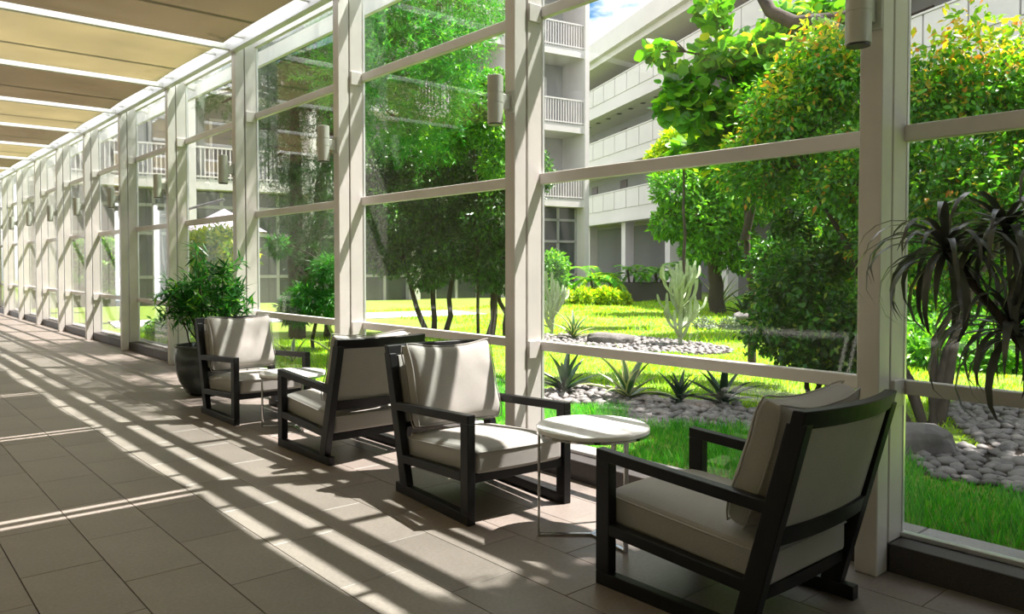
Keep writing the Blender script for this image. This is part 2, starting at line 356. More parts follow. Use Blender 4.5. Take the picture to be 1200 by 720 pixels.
# left wall and the ceiling
o = boxo('sky_block_wall', -2.55, 3.3, YB - .25, YB - .1, -.1, 4.3, 'facade_grey'); o['kind'] = 'structure'  # unseen wall added behind the camera to cut sky fill from that end
lw = boxo('wall_left', -2.55, -2.4, YB, YE + .5, -.1, 4.3, 'beam_paint'); lw['kind'] = 'structure'
ceil = tag(empty('ceiling', (0, 0, 3.6)), kind='structure')
def Cc(o): o.location.z -= 3.6; return o
Cc(boxo('edge_beam', 3.208, 3.285, YB, YE, 3.62, 3.80, 'beam_paint', ceil, .004))
for k in range(K0, K1 + 1):
    yk = Y0 + k * S + .047
    Cc(boxo('cross_beam', -2.4, 3.215, yk - .03, yk + .03, 3.634, 3.70, 'beam_paint', ceil, .003))
    Cc(boxo('rafter', -2.4, 3.30, yk + S / 2 - .03, yk + S / 2 + .03, 4.10, 4.17, 'beam_paint', ceil))
    bm = bmesh.new(); obox(bm, (3.30, yk + S / 2 - .03, 4.10), (.72, 0, -.20), (0, .06, 0), (0, 0, .07)); Cc(finish('rafter_tail', bm, 'beam_paint', ceil))
    if k < K1:
        # sagging canvas between two beams, scalloped along the wall side
        nx, ny = 10, 12; bm = bmesh.new(); rows = []
        for j in range(ny + 1):
            t = j / ny; yy = yk + .075 + (S - .15) * t; sag = .035 * 4 * t * (1 - t); scal = .07 * 4 * t * (1 - t)
            xe = 3.115 - scal
            rows.append([bm.verts.new((-1.0 + (xe + 1.0) * i / nx, yy, 3.682 - sag)) for i in range(nx + 1)])
        for r0, r1 in zip(rows, rows[1:]):
            for i in range(nx): bm.faces.new((r0[i], r0[i + 1], r1[i + 1], r1[i]))
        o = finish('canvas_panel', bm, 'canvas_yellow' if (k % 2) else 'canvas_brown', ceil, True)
        so = o.modifiers.new('thick', 'SOLIDIFY'); so.thickness = .002
        Cc(o)
        for t in (.18, .82): Cc(boxo('clip', 3.10 - .07 * 4 * t * (1 - t), 3.225, yk + S * t - .018, yk + S * t + .018, 3.67, 3.695, 'beam_paint', ceil))
        for h in (0, 1):
            bm = bmesh.new(); obox(bm, (3.26, yk + S / 2 * h + .005, 4.184), (.78, 0, -.214), (0, S / 2 - .01, 0), (0, 0, .008)); Cc(finish('roof_pane', bm, 'roof_glass', ceil))
Cc(boxo('sun_block_soffit', -2.4, -1.0, YB, YE + .5, 3.72, 3.80, 'facade_white', ceil))  # unseen strip added to keep sun through the canvas gaps off the left wall
Cc(boxo('eave_beam', 4.00, 4.05, YB, YE, 3.81, 3.985, 'beam_paint', ceil, .003))

# wall lamps, one on each post
ORD = ['first', 'second', 'third', 'fourth', 'fifth', 'sixth', 'seventh', 'eighth', 'ninth', 'tenth', 'eleventh']
def lamp_proto():
    t = empty('wall_lamp')
    bm = bmesh.new(); box(bm, -.012, 0, -.045, .045, -.07, .07); finish('mount_plate', bm, 'lamp_grey', t, bevel=.003)
    bm = bmesh.new(); box(bm, -.075, -.01, -.022, .022, -.045, .045); finish('bracket', bm, 'lamp_grey', t, bevel=.004)
    bm = bmesh.new(); c = (-.118, 0, 0)
    lathe(bm, [(.047, -.148), (.050, -.146), (.050, -.022), (.048, -.021), (.048, -.018), (.050, -.017), (.050, .042), (.048, .043), (.048, .046), (.050, .047), (.050, .150), (.047, .152)], 28, c)
    b = finish('lamp_body', bm, 'lamp_grey', t, True)
    bm = bmesh.new(); lathe(bm, [(.046, -.156), (.046, -.1475)], 24, c); finish('lens', bm, 'lamp_dark', b)
    return t
def dup(root):
    r = root.copy(); COL.objects.link(r)
    for ch in list(root.children):
        c = ch.copy(); COL.objects.link(c); c.parent = r
        for g in list(ch.children):
            d = g.copy(); COL.objects.link(d); d.parent = c
    return r
lp = lamp_proto()
for k in range(0, 11):
    o = lp if k == 0 else dup(lp)
    o.location = (3.247, Y0 + k * S + .0475, 2.345)
    lab = {0: 'grey cylinder wall lamp cut by the frame edge on the first window post', 1: 'grey cylinder wall lamp on the post behind the sunlit facing armchair'}.get(k, 'grey cylinder wall lamp on the %s window post along the corridor' % ORD[k])
    tag(o, lab, 'wall lamp', 'wall lamps on the window posts')

# ------------------------------------------------------------------ lounge chairs
def cushion(name, w, h, t, m, parent, nu=18, nv=16, sagtop=0.0, power=4, ear=0.0, box_t=0.0, seed=0, crumple=0.007):
    """pillow in the xz plane, thickness along y, bottom edge at z=0; returns the object and its seam loop"""
    bm = bmesh.new(); front = []; back = []
    def outline(u, v):
        x = u * w / 2 * (1 + ear * v * v * .5 - .03 * (1 - v * v) * abs(u)) * (1 - .035 * abs(v) ** 10); z = (v * (1 - .035 * abs(u) ** 10) + 1) / 2 * h
        z += ear * h * .25 * v * abs(u) ** 3 - sagtop * (1 - u * u) * max(0, v) ** 2
        return x, z
    for j in range(nv + 1):
        v = -1 + 2 * j / nv; fr, br = [], []
        for i in range(nu + 1):
            u = -1 + 2 * i / nu; x, z = outline(u, v)
            th = box_t / 2 * (1 - .30 * (abs(u) * abs(v)) ** 6) + (t - box_t) / 2 * max(0.0, (1 - abs(u) ** power) * (1 - abs(v) ** power)) ** .5
            nz = noise.noise((x * 9 + seed, z * 9, seed)) * crumple * (1.5 if abs(u) > .6 else 1)
            fr.append(bm.verts.new((x, th + nz, z)))
            br.append(bm.verts.new((x, -th + nz * .5, z)))
        front.append(fr); back.append(br)
    for j in range(nv):
        for i in range(nu):
            bm.faces.new((front[j][i], front[j + 1][i], front[j + 1][i + 1], front[j][i + 1]))
            bm.faces.new((back[j][i], back[j][i + 1], back[j + 1][i + 1], back[j + 1][i]))
    loop = [(j, 0) for j in range(nv + 1)] + [(nv, i) for i in range(1, nu + 1)] + [(j, nu) for j in range(nv - 1, -1, -1)] + [(0, i) for i in range(nu - 1, 0, -1)]
    fl = [front[j][i].co.copy() for j, i in loop]; bl = [back[j][i].co.copy() for j, i in loop]
    for a in range(len(loop)):
        j, i = loop[a]; j2, i2 = loop[(a + 1) % len(loop)]
        bm.faces.new((front[j][i], front[j2][i2], back[j2][i2], back[j][i]))
    o = finish(name, bm, m, parent, True)
    su = o.modifiers.new('soft', 'SUBSURF'); su.levels = 1; su.render_levels = 1
    return o, fl, bl
def piping(parent, loop, r=.0035, m='linen_back'):
    bm = bmesh.new(); tube(bm, loop, r, 6, True); return finish('piping', bm, m, parent, True)

def make_chair(name):
    """local: x across, y forward; the front legs stand at y = 0, the runners end at y = -0.775"""
    t = empty(name); HW = .335; B = .046
    def bar(nm, c, bev=.004):
        bm = bmesh.new(); hexa(bm, c); return finish(nm, bm, 'black_wood', t, bevel=bev, seg=2)
    def prism(nm, x0, x1, q):                      # q: four (y,z) corners
        return bar(nm, [(x0, *q[0]), (x1, *q[0]), (x1, *q[1]), (x0, *q[1]), (x0, *q[3]), (x1, *q[3]), (x1, *q[2]), (x0, *q[2])])
    for s in (-1, 1):
        xo, xi = s * HW, s * (HW - B); x0, x1 = min(xo, xi), max(xo, xi)
        prism('front_leg', x0, x1, [(-.072, .055), (0, .055), (0, .512), (-.072, .512)])
        prism('runner', x0, x1, [(-.775, 0), (0, 0), (0, .055), (-.775, .055)])
        prism('armrest', x0, x1, [(-.765, .470), (0, .512), (0, .557), (-.775, .514)])
        prism('back_stile', x0, x1, [(-.722, .055), (-.640, .055), (-.842, .79), (-.915, .79)])
        prism('side_rail', x0, x1, [(-.690, .178), (-.072, .212), (-.072, .258), (-.700, .224)])
    def bowed(nm, d0, z0, dz, dy, bow, hw, thick, n=12, m='black_wood', bev=0):
        bm = bmesh.new(); pts, fr = [], []
        for i in range(n + 1):
            u = -1 + 2 * i / n; pts.append((u * hw, -(d0 + bow * (1 - u * u)), z0)); fr.append((Vector((0, 1, 0)), Vector((0, -dy, 1))))
        sweep(bm, [(-thick / 2, 0), (thick / 2, 0), (thick / 2, dz), (-thick / 2, dz)], pts, fr)
        return finish(nm, bm, m, t, bevel=bev)
    lean = .272
    bowed('top_rail', .872, .772, .062, lean, .050, HW, .048, bev=.003)
    bowed('lower_back_rail', .785, .362, .060, lean, .022, HW - B, .034)
    bowed('rear_seat_rail', .712, .150, .045, 0, .012, HW - B, .040)
    bm = bmesh.new(); box(bm, -HW + B, HW - B, -.060, -.018, .205, .250); finish('front_seat_rail', bm, 'black_wood', t, bevel=.003)
    # upholstered back: outer panel and inner pad follow the bow of the rails
    def shell(nm, hw, y_in, y_out, z0, z1, m, bow=.022, n=12, rows=5, rnd=.0):
        bm = bmesh.new(); A, Bk = [], []
        for j in range(rows + 1):
            v = j / rows; z = z0 + (z1 - z0) * v; d = .772 + (z - .362) * lean; ra, rb = [], []
            for i in range(n + 1):
                u = -1 + 2 * i / n; dd = d + (bow + .026 * v) * (1 - u * u); e = rnd * (max(abs(u) ** 8, abs(2 * v - 1) ** 8))
                ra.append(bm.verts.new((u * hw, -(dd + y_in) - e, z))); rb.append(bm.verts.new((u * hw, -(dd + y_out), z)))
            A.append(ra); Bk.append(rb)
        for j in range(rows):
            for i in range(n):
                bm.faces.new((A[j][i], A[j][i + 1], A[j + 1][i + 1], A[j + 1][i])); bm.faces.new((Bk[j][i], Bk[j + 1][i], Bk[j + 1][i + 1], Bk[j][i + 1]))
        L = [(j, 0) for j in range(rows + 1)] + [(rows, i) for i in range(1, n + 1)] + [(j, n) for j in range(rows - 1, -1, -1)] + [(0, i) for i in range(n - 1, 0, -1)]
        for a in range(len(L)):
            p, q = L[a], L[(a + 1) % len(L)]; bm.faces.new((A[p[0]][p[1]], A[q[0]][q[1]], Bk[q[0]][q[1]], Bk[p[0]][p[1]]))
        return finish(nm, bm, m, t, True)
    shell('back_panel', HW - B + .002, -.004, .012, .405, .785, 'linen_back')
    shell('back_pad', HW - B - .012, -.062, -.005, .40, .775, 'linen', rnd=.02)
    # seat cushion, crowned, with a welt along its edges
    bm = bmesh.new(); nx, ny, hw = 14, 14, HW - B - .004; top, bot = [], []
    def ss(a, p=6): return (1 - abs(a) ** p)
    for j in range(ny + 1):
        v = -1 + 2 * j / ny; y = -.378 + .372 * v; rt, rb = [], []
        base = .252 - .054 * (1 - v) / 2
        for i in range(nx + 1):
            u = -1 + 2 * i / nx; cx = hw * u * (1 - .03 * abs(v) ** 6); cy = y + (.018 * (1 - u * u) if v > .8 else 0)
            th = .118 + .040 * (ss(u, 4) * ss(v, 4)) ** .6
            rt.append(bm.verts.new((cx, cy, base + th))); rb.append(bm.verts.new((cx, cy, base)))
        top.append(rt); bot.append(rb)
    for j in range(ny):
        for i in range(nx):
            bm.faces.new((top[j][i], top[j][i + 1], top[j + 1][i + 1], top[j + 1][i])); bm.faces.new((bot[j][i], bot[j + 1][i], bot[j + 1][i + 1], bot[j][i + 1]))
    L = [(j, 0) for j in range(ny + 1)] + [(ny, i) for i in range(1, nx + 1)] + [(j, nx) for j in range(ny - 1, -1, -1)] + [(0, i) for i in range(nx - 1, 0, -1)]
    seam = [top[j][i].co.copy() for j, i in L]
    for a in range(len(L)):
        p, q = L[a], L[(a + 1) % len(L)]
        e0, e1 = top[p[0]][p[1]], top[q[0]][q[1]]; f0, f1 = bot[p[0]][p[1]], bot[q[0]][q[1]]
        bm.faces.new((e0, f0, f1, e1))
    # bulge of the side walls
    bmesh.ops.subdivide_edges(bm, edges=[e for e in bm.edges if abs(e.verts[0].co.z - e.verts[1].co.z) > .1], cuts=2, use_grid_fill=False)
    bmesh.ops.recalc_face_normals(bm, faces=list(bm.faces))
    c = finish('seat_cushion', bm, 'linen', t, True)
    bv = c.modifiers.new('round', 'BEVEL'); bv.width = .018; bv.segments = 3; bv.limit_method = 'ANGLE'; bv.angle_limit = math.radians(50)
    piping(c, [Vector((p.x * 1.0, p.y, p.z - .008)) for p in seam], .004)
    return t
def make_pillow(seed):
    t, fl, bl = cushion('back_cushion', .570, .480, .185, 'linen', None, sagtop=.034, ear=.06, box_t=.095, seed=seed)
    piping(t, fl, .0035); piping(t, bl, .0035)
    return t
CH = [((2.655, 2.166), 0.0, 'black-framed lounge armchair in the shade, back turned, against the first window post', 'shaded linen cushion with piped edges in the armchair against the first window post'),
      ((2.672, 3.020), PI - .085, 'black-framed lounge armchair facing the viewer beside the larger white table, half in sun', 'half-sunlit linen cushion in the armchair beside the larger white table'),
      ((2.705, 5.350), 0.0, 'black-framed lounge armchair seen from behind, just behind the sunlit facing one', 'linen cushion with only its top edge showing over an armchair back'),
      ((2.725, 6.225), PI, 'black-framed lounge armchair standing right in front of the big potted plant', 'linen cushion with a bright sun stripe in the armchair by the potted plant')]
proto = make_chair('lounge_chair')
for i, ((x, yy), rz, lab, lab2) in enumerate(CH):
    c = proto if i == 0 else dup(proto)
    c.location = (x, yy, 0); c.rotation_euler = (0, 0, rz); tag(c, lab, 'armchair', 'lounge armchairs along the glass wall')
    p = make_pillow(i * 3.3)
    M = Matrix.Translation((x, yy, 0)) @ Matrix.Rotation(rz, 4, 'Z') @ Matrix.Translation((0, -.618, .388)) @ Matrix.Rotation(math.radians(17.5), 4, 'X')
    p.matrix_world = M; tag(p, lab2, 'cushion', 'loose cushions in the lounge armchairs')

# ------------------------------------------------------------------ side tables
def make_table(c, z, r, a0, label):
    t = empty('side_table', (c[0], c[1], 0)); tag(t, label, 'side table', 'round side tables between the armchairs')
    bm = bmesh.new(); lathe(bm, [(r - .004, z - .022), (r, z - .020), (r, z - .004), (r - .004, z)], 64); finish('table_top', bm, 'marble', t, False)
    bm = bmesh.new(); lathe(bm, [(r - .010, z - .034), (r - .002, z - .034), (r - .002, z - .0225), (r - .010, z - .0225)], 64); finish('rim', bm, 'chrome', t)
    for k in range(3):
        a = a0 + k * 2 * PI / 3; ca, sa = math.cos(a), math.sin(a); R = r - .014; u = Vector((ca, sa, 0)); w = Vector((-sa, ca, 0))
        bm = bmesh.new(); obox(bm, u * (R - .006) - w * .011, u * .012, w * .022, Vector((0, 0, z - .034))); finish('leg', bm, 'chrome', t, bevel=.0015)
        bm = bmesh.new(); obox(bm, -w * .011 + Vector((0, 0, .0)), u * (R - .006), w * .022, Vector((0, 0, .012))); finish('base_bar', bm, 'chrome', t, bevel=.0015)
    return t
make_table((2.72, 2.56), .535, .272, math.radians(139), 'round white-topped table on thin chrome legs between the two front armchairs')
make_table((2.745, 5.895), .447, .262, math.radians(141), 'low round white-topped table in front of the armchair by the potted plant')

# ------------------------------------------------------------------ potted plants indoors
def strip_leaf(L, w, droop, segs=7, fold=.25, curl=0.0):
    """blade mesh growing along +x, arching up then down; returns mesh"""
    bm = bmesh.new(); rows = []; x = z = 0.0; ang = 0.0
    for i in range(segs + 1):
        t = i / segs; ww = w * (0.55 + .45 * min(1, t * 4)) * (1 - max(0, (t - .35) / .65) ** 1.6)
        if i == segs: ww = w * .02
        rows.append([bm.verts.new((x, -ww / 2, z + ww * fold)), bm.verts.new((x, 0, z)), bm.verts.new((x, ww / 2, z + ww * fold))])
        ang -= droop / segs * (0.5 + t); x += L / segs * math.cos(ang); z += L / segs * math.sin(ang)
    for a, b in zip(rows, rows[1:]):
        bm.faces.new((a[0], b[0], b[1], a[1])); bm.faces.new((a[1], b[1], b[2], a[2]))
    return bm
def leaf_variants(nm, specs, mats, cream=False):
    out = []
    for (L, w, d, f) in specs:
        bm = strip_leaf(L, w, d, 7, f)
        if cream:
            bm.free(); bm = bmesh.new(); segs = 7; rows = []; x = z = 0.0; ang = 0.0
            for i in range(segs + 1):
                t = i / segs; ww = w * (.6 + .4 * min(1, t * 4)) * (1 - max(0, (t - .4) / .6) ** 1.8)
                if i == segs: ww = w * .03
                rows.append([bm.verts.new((x, s * ww / 2, z + abs(s) * ww * f)) for s in (-1, -.62, 0, .62, 1)])
                ang -= d / segs * (.5 + t); x += L / segs * math.cos(ang); z += L / segs * math.sin(ang)
            for a, b in zip(rows, rows[1:]):
                for q in range(4):
                    fc = bm.faces.new((a[q], b[q], b[q + 1], a[q + 1])); fc.material_index = 1 if q in (0, 3) else 0
        me = bpy.data.meshes.new(nm); bm.to_mesh(me); bm.free()
        me.polygons.foreach_set('use_smooth', [True] * len(me.polygons))
        for m in mats: me.materials.append(MATS[m])
        out.append(me)
    return out
def rosette(parent, meshes, c, n, el0, el1, sc=1.0, jit=.15, rise=0.0, ax=0.0):
    for i in range(n):
        t = i / max(1, n - 1); o = bpy.data.objects.new('leaf', random.choice(meshes)); COL.objects.link(o); o.parent = parent
        el = el0 + (el1 - el0) * t + random.uniform(-jit, jit)
        az = i * 2.39996 + ax + random.uniform(-.2, .2); s = sc * random.uniform(.82, 1.12)
        o.matrix_local = Matrix.Translation((c[0], c[1], c[2] + rise * t)) @ Matrix.Rotation(az, 4, 'Z') @ Matrix.Rotation(-el, 4, 'Y') @ Matrix.Scale(s, 4)

# big glazed pot with a bamboo-leaved plant
pt = empty('potted_plant', (2.80, 8.02, 0)); tag(pt, 'tall bushy green plant in a big dark glazed pot behind an armchair', 'potted plant')
bm = bmesh.new(); lathe(bm, [(.165, 0), (.20, .03), (.262, .14), (.300, .28), (.308, .37), (.296, .45), (.292, .475), (.306, .490), (.306, .505), (.285, .505), (.272, .47), (.27, .43)], 48, cap1=False); finish('pot', bm, 'pot_glaze', pt, True)
bm = bmesh.new(); lathe(bm, [(.272, .40), (.274, .452)], 32); finish('soil', bm, 'soil', pt)
P_, D_, N_ = [], [], []
for i in range(15):
    a = i * 2.4; r = .05 + .10 * random.random(); b = Vector((r * math.cos(a), r * math.sin(a), .45))
    R = .12 + .36 * random.random(); h = random.uniform(1.10, 1.55) - .35 * (R / .45)
    e = Vector((min(.34, R * math.cos(a)), R * math.sin(a), h))
    bm = bmesh.new(); pts = curve_pts(b, e, (0, 0, .06), 8, .012); tube(bm, pts, [.009 - .0007 * j for j in range(9)], 6); finish('stem', bm, 'bark', pt, True)
    for q in range(7):
        j = random.randint(4, 8); tip = pts[j] + Vector((random.gauss(0, .13), random.gauss(0, .13), random.gauss(.04, .09)))
        for z in range(16):
            u = Vector((random.gauss(0, 1), random.gauss(0, 1), random.gauss(.15, .6))); base = pts[j].lerp(tip, random.random())
            base.x = min(base.x, .36); u.x = min(u.x, .5); P_.append(base); D_.append(u + Vector((0, 0, -.25))); N_.append(Vector((random.gauss(0, .4), random.gauss(0, .4), 1)))
leaves('foliage', np.array(P_), np.array(D_), np.array(N_), .155 * (.7 + .6 * RNG.random(len(P_))), .025, 'leaf_potted', pt, 'lance', .3)

# dark dracaena indoors, beyond the frame edge, whose heads lean into view
dr = empty('potted_dracaena', (3.02, .52, 0)); tag(dr, 'dark strappy dracaena drooping in front of the first window post', 'potted plant')
bm = bmesh.new(); lathe(bm, [(.15, 0), (.19, .08), (.20, .38), (.21, .40), (.19, .40), (.18, .36)], 32, cap1=False); finish('pot', bm, 'pot_clay', dr, True)
bm = bmesh.new(); lathe(bm, [(.178, .30), (.18, .355)], 24); finish('soil', bm, 'soil', dr)
dl = leaf_variants('leaf', [(.42, .033, 2.3, .2), (.48, .032, 2.9, .2), (.36, .034, 1.8, .2), (.54, .030, 3.1, .2)], ['leaf_dracaena'])
for hx, hy, hz, n in ((2.90, 1.06, 1.36, 50), (3.07, .93, 1.42, 46), (3.01, .885, 1.09, 44), (3.10, .78, 1.33, 40), (2.98, .62, 1.62, 24)):
    e = Vector((hx - 3.02, hy - .52, hz)); b = Vector((random.uniform(-.06, .06), random.uniform(-.04, .08), .35))
    bm = bmesh.new(); tube(bm, curve_pts(b, e, (0.02, -.05, -.03), 9, .006), .014, 7); finish('stem', bm, 'bark', dr, True)
    rosette(dr, dl, (e.x, e.y, e.z - .03), n, -.1, 1.12, .85, .25, .05, hx * 7)

# ------------------------------------------------------------------ garden ground
ground = boxo('ground', 3.5, 70, -25, 80, -.6, .045, 'lawn_soil'); ground['kind'] = 'structure'
def in_bed(x, y):
    w = .50 + .14 * math.sin(y * 5.1) + .08 * math.sin(y * 11.3)
    a = abs(x - (5.55 - .03 * y)) < w and 1.3 < y < 5.6
    b = 5.3 < x < 8.4 and 1.1 < y < 2.7 and y < 1.25 + (x - 4.9) * .62
    c = ((x - 9.6) / .95) ** 2 + ((y - 8.3) / 1.9) ** 2 < 1
    return a or b or c
# grass
def grass(name, n, x0, x1, y0, y1, h, w, lab, mm='lawn_blade_sunlit'):
    X = RNG.uniform(x0, x1, n); Yy = RNG.uniform(y0, y1, n)
    ok = np.array([not in_bed(a, b) and not (a < 14.4 and 7.0 < (a - 24.0) * -.167 + (b - 22.88) * -.986 < 9.2) and (a - 24.0) * -.167 + (b - 22.88) * -.986 > 5.6 and (a - 32.5) * -.912 + (b - 30.06) * .41 > .4 for a, b in zip(X, Yy)]); X, Yy = X[ok], Yy[ok]; k = len(X)
    clump = 0.75 + 0.5 * np.sin(X * 3.1 + 1.3 * np.sin(Yy * 2.3)) * np.sin(Yy * 3.7 + X)
    a = RNG.uniform(0, 2 * PI, k); D = np.stack([np.cos(a) * .55, np.sin(a) * .55, np.ones(k)], 1)
    Nn = np.stack([-np.cos(a), -np.sin(a), np.full(k, .5)], 1)
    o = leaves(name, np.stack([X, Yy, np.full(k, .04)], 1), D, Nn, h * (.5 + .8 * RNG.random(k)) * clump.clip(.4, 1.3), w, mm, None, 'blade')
    tag(o, lab, 'grass'); return o
grass('grass', 42000, 3.85, 5.4, -.5, 7.5, .115, .0075, 'long shaded green grass between the window kerb and the pebble bed', 'grass_blade_shaded')
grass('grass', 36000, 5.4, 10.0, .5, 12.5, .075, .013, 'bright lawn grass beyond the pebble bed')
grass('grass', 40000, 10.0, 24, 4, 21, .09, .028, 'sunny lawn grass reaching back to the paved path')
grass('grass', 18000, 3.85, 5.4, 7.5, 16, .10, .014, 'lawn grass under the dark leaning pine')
# path before the houses
pth = bmesh.new(); U = Vector((-.986, .167, 0)); NB = Vector((-.167, -.986, 0)); PB = Vector((24.0, 22.88, 0))
obox(pth, PB + Vector((14, 4, .02)), U * 33.2, NB * 5.5, Vector((0, 0, .05))); obox(pth, PB + U * 10 + NB * 7.0 + Vector((0, 0, .02)), U * 8.6, NB * 2.1, Vector((0, 0, .05))); o = finish('path', pth, 'concrete'); o['kind'] = 'structure'

# pebbles: nearest 290 each a stone, the rest joined
bm = bmesh.new()
for i in range(62):
    for j in range(96):
        x, yy = 4.6 + i * .1, 1.0 + j * .1
        if in_bed(x + .05, yy + .05):
            q = [bm.verts.new((x + a - 5.5, yy + b - 3, .004)) for a, b in ((0, 0), (.1, 0), (.1, .1), (0, .1))]; bm.faces.new(q)
peb = empty('pebble_bed', (5.5, 3, .045)); tag(peb, 'bed of grey river pebbles around the boulder and agaves', 'pebble bed')
finish('soil', bm, 'soil', peb)
stones = []
for s in range(5):
    bm = bmesh.new(); bmesh.ops.create_icosphere(bm, subdivisions=1, radius=1)
    for v in bm.verts: v.co *= 1 + .16 * noise.noise(v.co * 1.3 + Vector((s * 5, 0, 0)))
    me = bpy.data.meshes.new('pebble'); bm.to_mesh(me); bm.free(); me.materials.append(MATS['pebble']); me.polygons.foreach_set('use_smooth', [True] * len(me.polygons)); stones.append(me)
cand = []
for i in range(60000):
    x, yy = random.uniform(4.6, 10.7), random.uniform(1.0, 10.4)
    if in_bed(x, yy): cand.append((x, yy))
grid = {}; keep = []
for x, yy in cand:
    far = x > 8.4; d = .085 if not far else .10; key = (int(x / d), int(yy / d))
    if key in grid: continue
    grid[key] = 1; keep.append((x, yy))
keep.sort(key=lambda p: (p[0] * .65 + p[1] * .76))
bm_rest = bmesh.new(); tmp = stones[0]
for i, (x, yy) in enumerate(keep):
    r = random.uniform(.032, .062); sc = (r * random.uniform(.9, 1.45), r * random.uniform(.8, 1.1), r * random.uniform(.5, .75))
    M = Matrix.Translation((x - 5.5, yy - 3, sc[2] * .4)) @ Matrix.Rotation(random.uniform(0, 6.28), 4, 'Z') @ Matrix.Rotation(random.gauss(0, .2), 4, 'X') @ Matrix.Diagonal((*sc, 1))
    if i < 290:
        o = bpy.data.objects.new('pebble', random.choice(stones)); COL.objects.link(o); o.parent = peb; o.matrix_local = M
    else:
        b0 = len(bm_rest.verts); bm_rest.from_mesh(random.choice(stones)); bm_rest.verts.ensure_lookup_table()
        bmesh.ops.transform(bm_rest, matrix=M, verts=bm_rest.verts[b0:])
o = finish('pebble_field', bm_rest, 'pebble', peb, True); o['kind'] = 'stuff'
print('pebbles', len(keep))
def rock(name, loc, sc, rz, seed, label, m='boulder'):
    bm = bmesh.new(); bmesh.ops.create_icosphere(bm, subdivisions=4, radius=1)
    for v in bm.verts:
        p = v.co.copy(); q = Vector([math.copysign(abs(a) ** .62, a) for a in p])
        v.co = q * (1 + .13 * noise.noise(p * 1.6 + Vector((seed, 0, 0))) + .05 * noise.noise(p * 5 + Vector((seed, 3, 0))))
    bmesh.ops.transform(bm, matrix=Matrix.Diagonal((*sc, 1)), verts=bm.verts)
    o = finish(name, bm, m, None, True); o.location = loc; o.rotation_euler = (0, 0, rz); tag(o, label, 'rock'); return o
rock('boulder', (5.46, 2.24, .10), (.22, .30, .125), .9, 1, 'big squarish grey boulder on the pebbles below the orange-tipped shrub')
rock('boulder', (9.45, 8.5, .10), (.22, .40, .11), .2, 4, 'flat pale rock lying beside the small agave on far pebbles')
rock('boulder', (5.95, 3.35, .08), (.14, .16, .09), .5, 9, 'small grey rock beside the grey-green agave')
rock('boulder', (15.6, 9.8, .12), (.5, .35, .16), .3, 12, 'grey rock at the lawn edge behind the tall cactus')

# agaves and other rosette plants
ag = leaf_variants('leaf', [(.50, .075, .55, .3), (.42, .07, .3, .3), (.56, .07, .8, .3)], ['leaf_agave', 'leaf_cream'], cream=True)
ad = leaf_variants('leaf', [(.42, .06, .35, .35), (.36, .06, .6, .35)], ['leaf_agave_dark'])
ay = leaf_variants('leaf', [(.95, .10, .4, .3), (.85, .10, .6, .3)], ['leaf_agave', 'leaf_cream'], cream=True)
def agave(loc, meshes, n, e0, e1, sc, label, ax=0):
    t = empty('agave', loc); tag(t, label, 'agave', 'agaves in the garden beds')
    bm = bmesh.new(); lathe(bm, [(.03, -.03), (.035, .02), (.01, .07)], 10); finish('heart', bm, 'leaf_agave_dark', t, True)
    rosette(t, meshes, (0, 0, .02), n, e0, e1, sc, .12, .03, ax)
agave((5.51, 4.74, .05), ag, 15, .35, 1.45, 1.0, 'agave with cream-edged green blades on the pebbles by the round table')
agave((5.34, 5.40, .05), ad, 18, .35, 1.4, 1.05, 'dark green spiky agave beside the second window post')
agave((5.70, 4.30, .05), ad, 12, .5, 1.4, .8, 'small dark agave tucked beside the cream-edged one')
agave((5.88, 3.96, .05), ad, 14, .25, 1.2, 1.05, 'grey-green agave on pebbles left of the shaded armchair')
agave((9.43, 9.33, .05), ag, 18, .35, 1.4, .95, 'small agave on the far pebbles next to a flat rock')
agave((19.5, 13.3, .05), ay, 12, .6, 1.4, 1.1, 'tall yellow-edged agave at the foot of a garden tree')
agave((16.7, 10.65, .05), ad, 16, .3, 1.3, 1.8, 'dark agave at the lawn edge beyond the cactus')
agave((4.68, 8.68, .05), ay, 7, .7, 1.35, .78, 'few long cream-edged blades rising behind the round low table')
agave((4.35, 9.35, .05), ay, 6, .5, 1.2, .55, 'short cream-edged blades beside the third window')

# candelabra cacti
def cactus(loc, h, n, seed, label):
    t = empty('cactus', loc); tag(t, label, 'cactus', 'candelabra cacti on the lawn'); rnd = random.Random(seed)
    def arm(p0, p1, r, nm, bow=(0, 0, 0)):
        bm = bmesh.new(); pts = curve_pts(p0, p1, bow, 6); R = [r * .8] + [r] * 5 + [r * .55]
        rows = []
        for p, rr in zip(pts, R): rows.append([bm.verts.new(p + Vector((math.cos(a), math.sin(a), 0)) * rr * (1 if k % 2 == 0 else .62)) for k, a in enumerate([PI / 4 * q for q in range(8)])])
        for a, b in zip(rows, rows[1:]):
            for k in range(8): bm.faces.new((a[k], a[(k + 1) % 8], b[(k + 1) % 8], b[k]))
        bm.faces.new(rows[-1]); return finish(nm, bm, 'cactus', t)
    arm((0, 0, 0), (0, 0, h), .045, 'stem')
    for i in range(n):
        z = h * rnd.uniform(.05, .62); a = i * 2.4 + rnd.uniform(-.3, .3); R = h * rnd.uniform(.07, .22); top = min(h * 1.02, z + h * rnd.uniform(.3, .5))
        arm((0, 0, z), (R * math.cos(a), R * math.sin(a), top), .034, 'arm', (R * .35 * math.cos(a), R * .35 * math.sin(a), -.06))
        if i % 2 == 0: arm((R * .8 * math.cos(a), R * .8 * math.sin(a), z + (top - z) * .5), (R * 1.35 * math.cos(a + .5), R * 1.35 * math.sin(a + .5), top * .98), .028, 'arm', (R * .2 * math.cos(a), R * .2 * math.sin(a), -.04))
cactus((10.0, 7.53, .04), 1.35, 26, 3, 'pale candelabra cactus standing alone at the lawn edge')
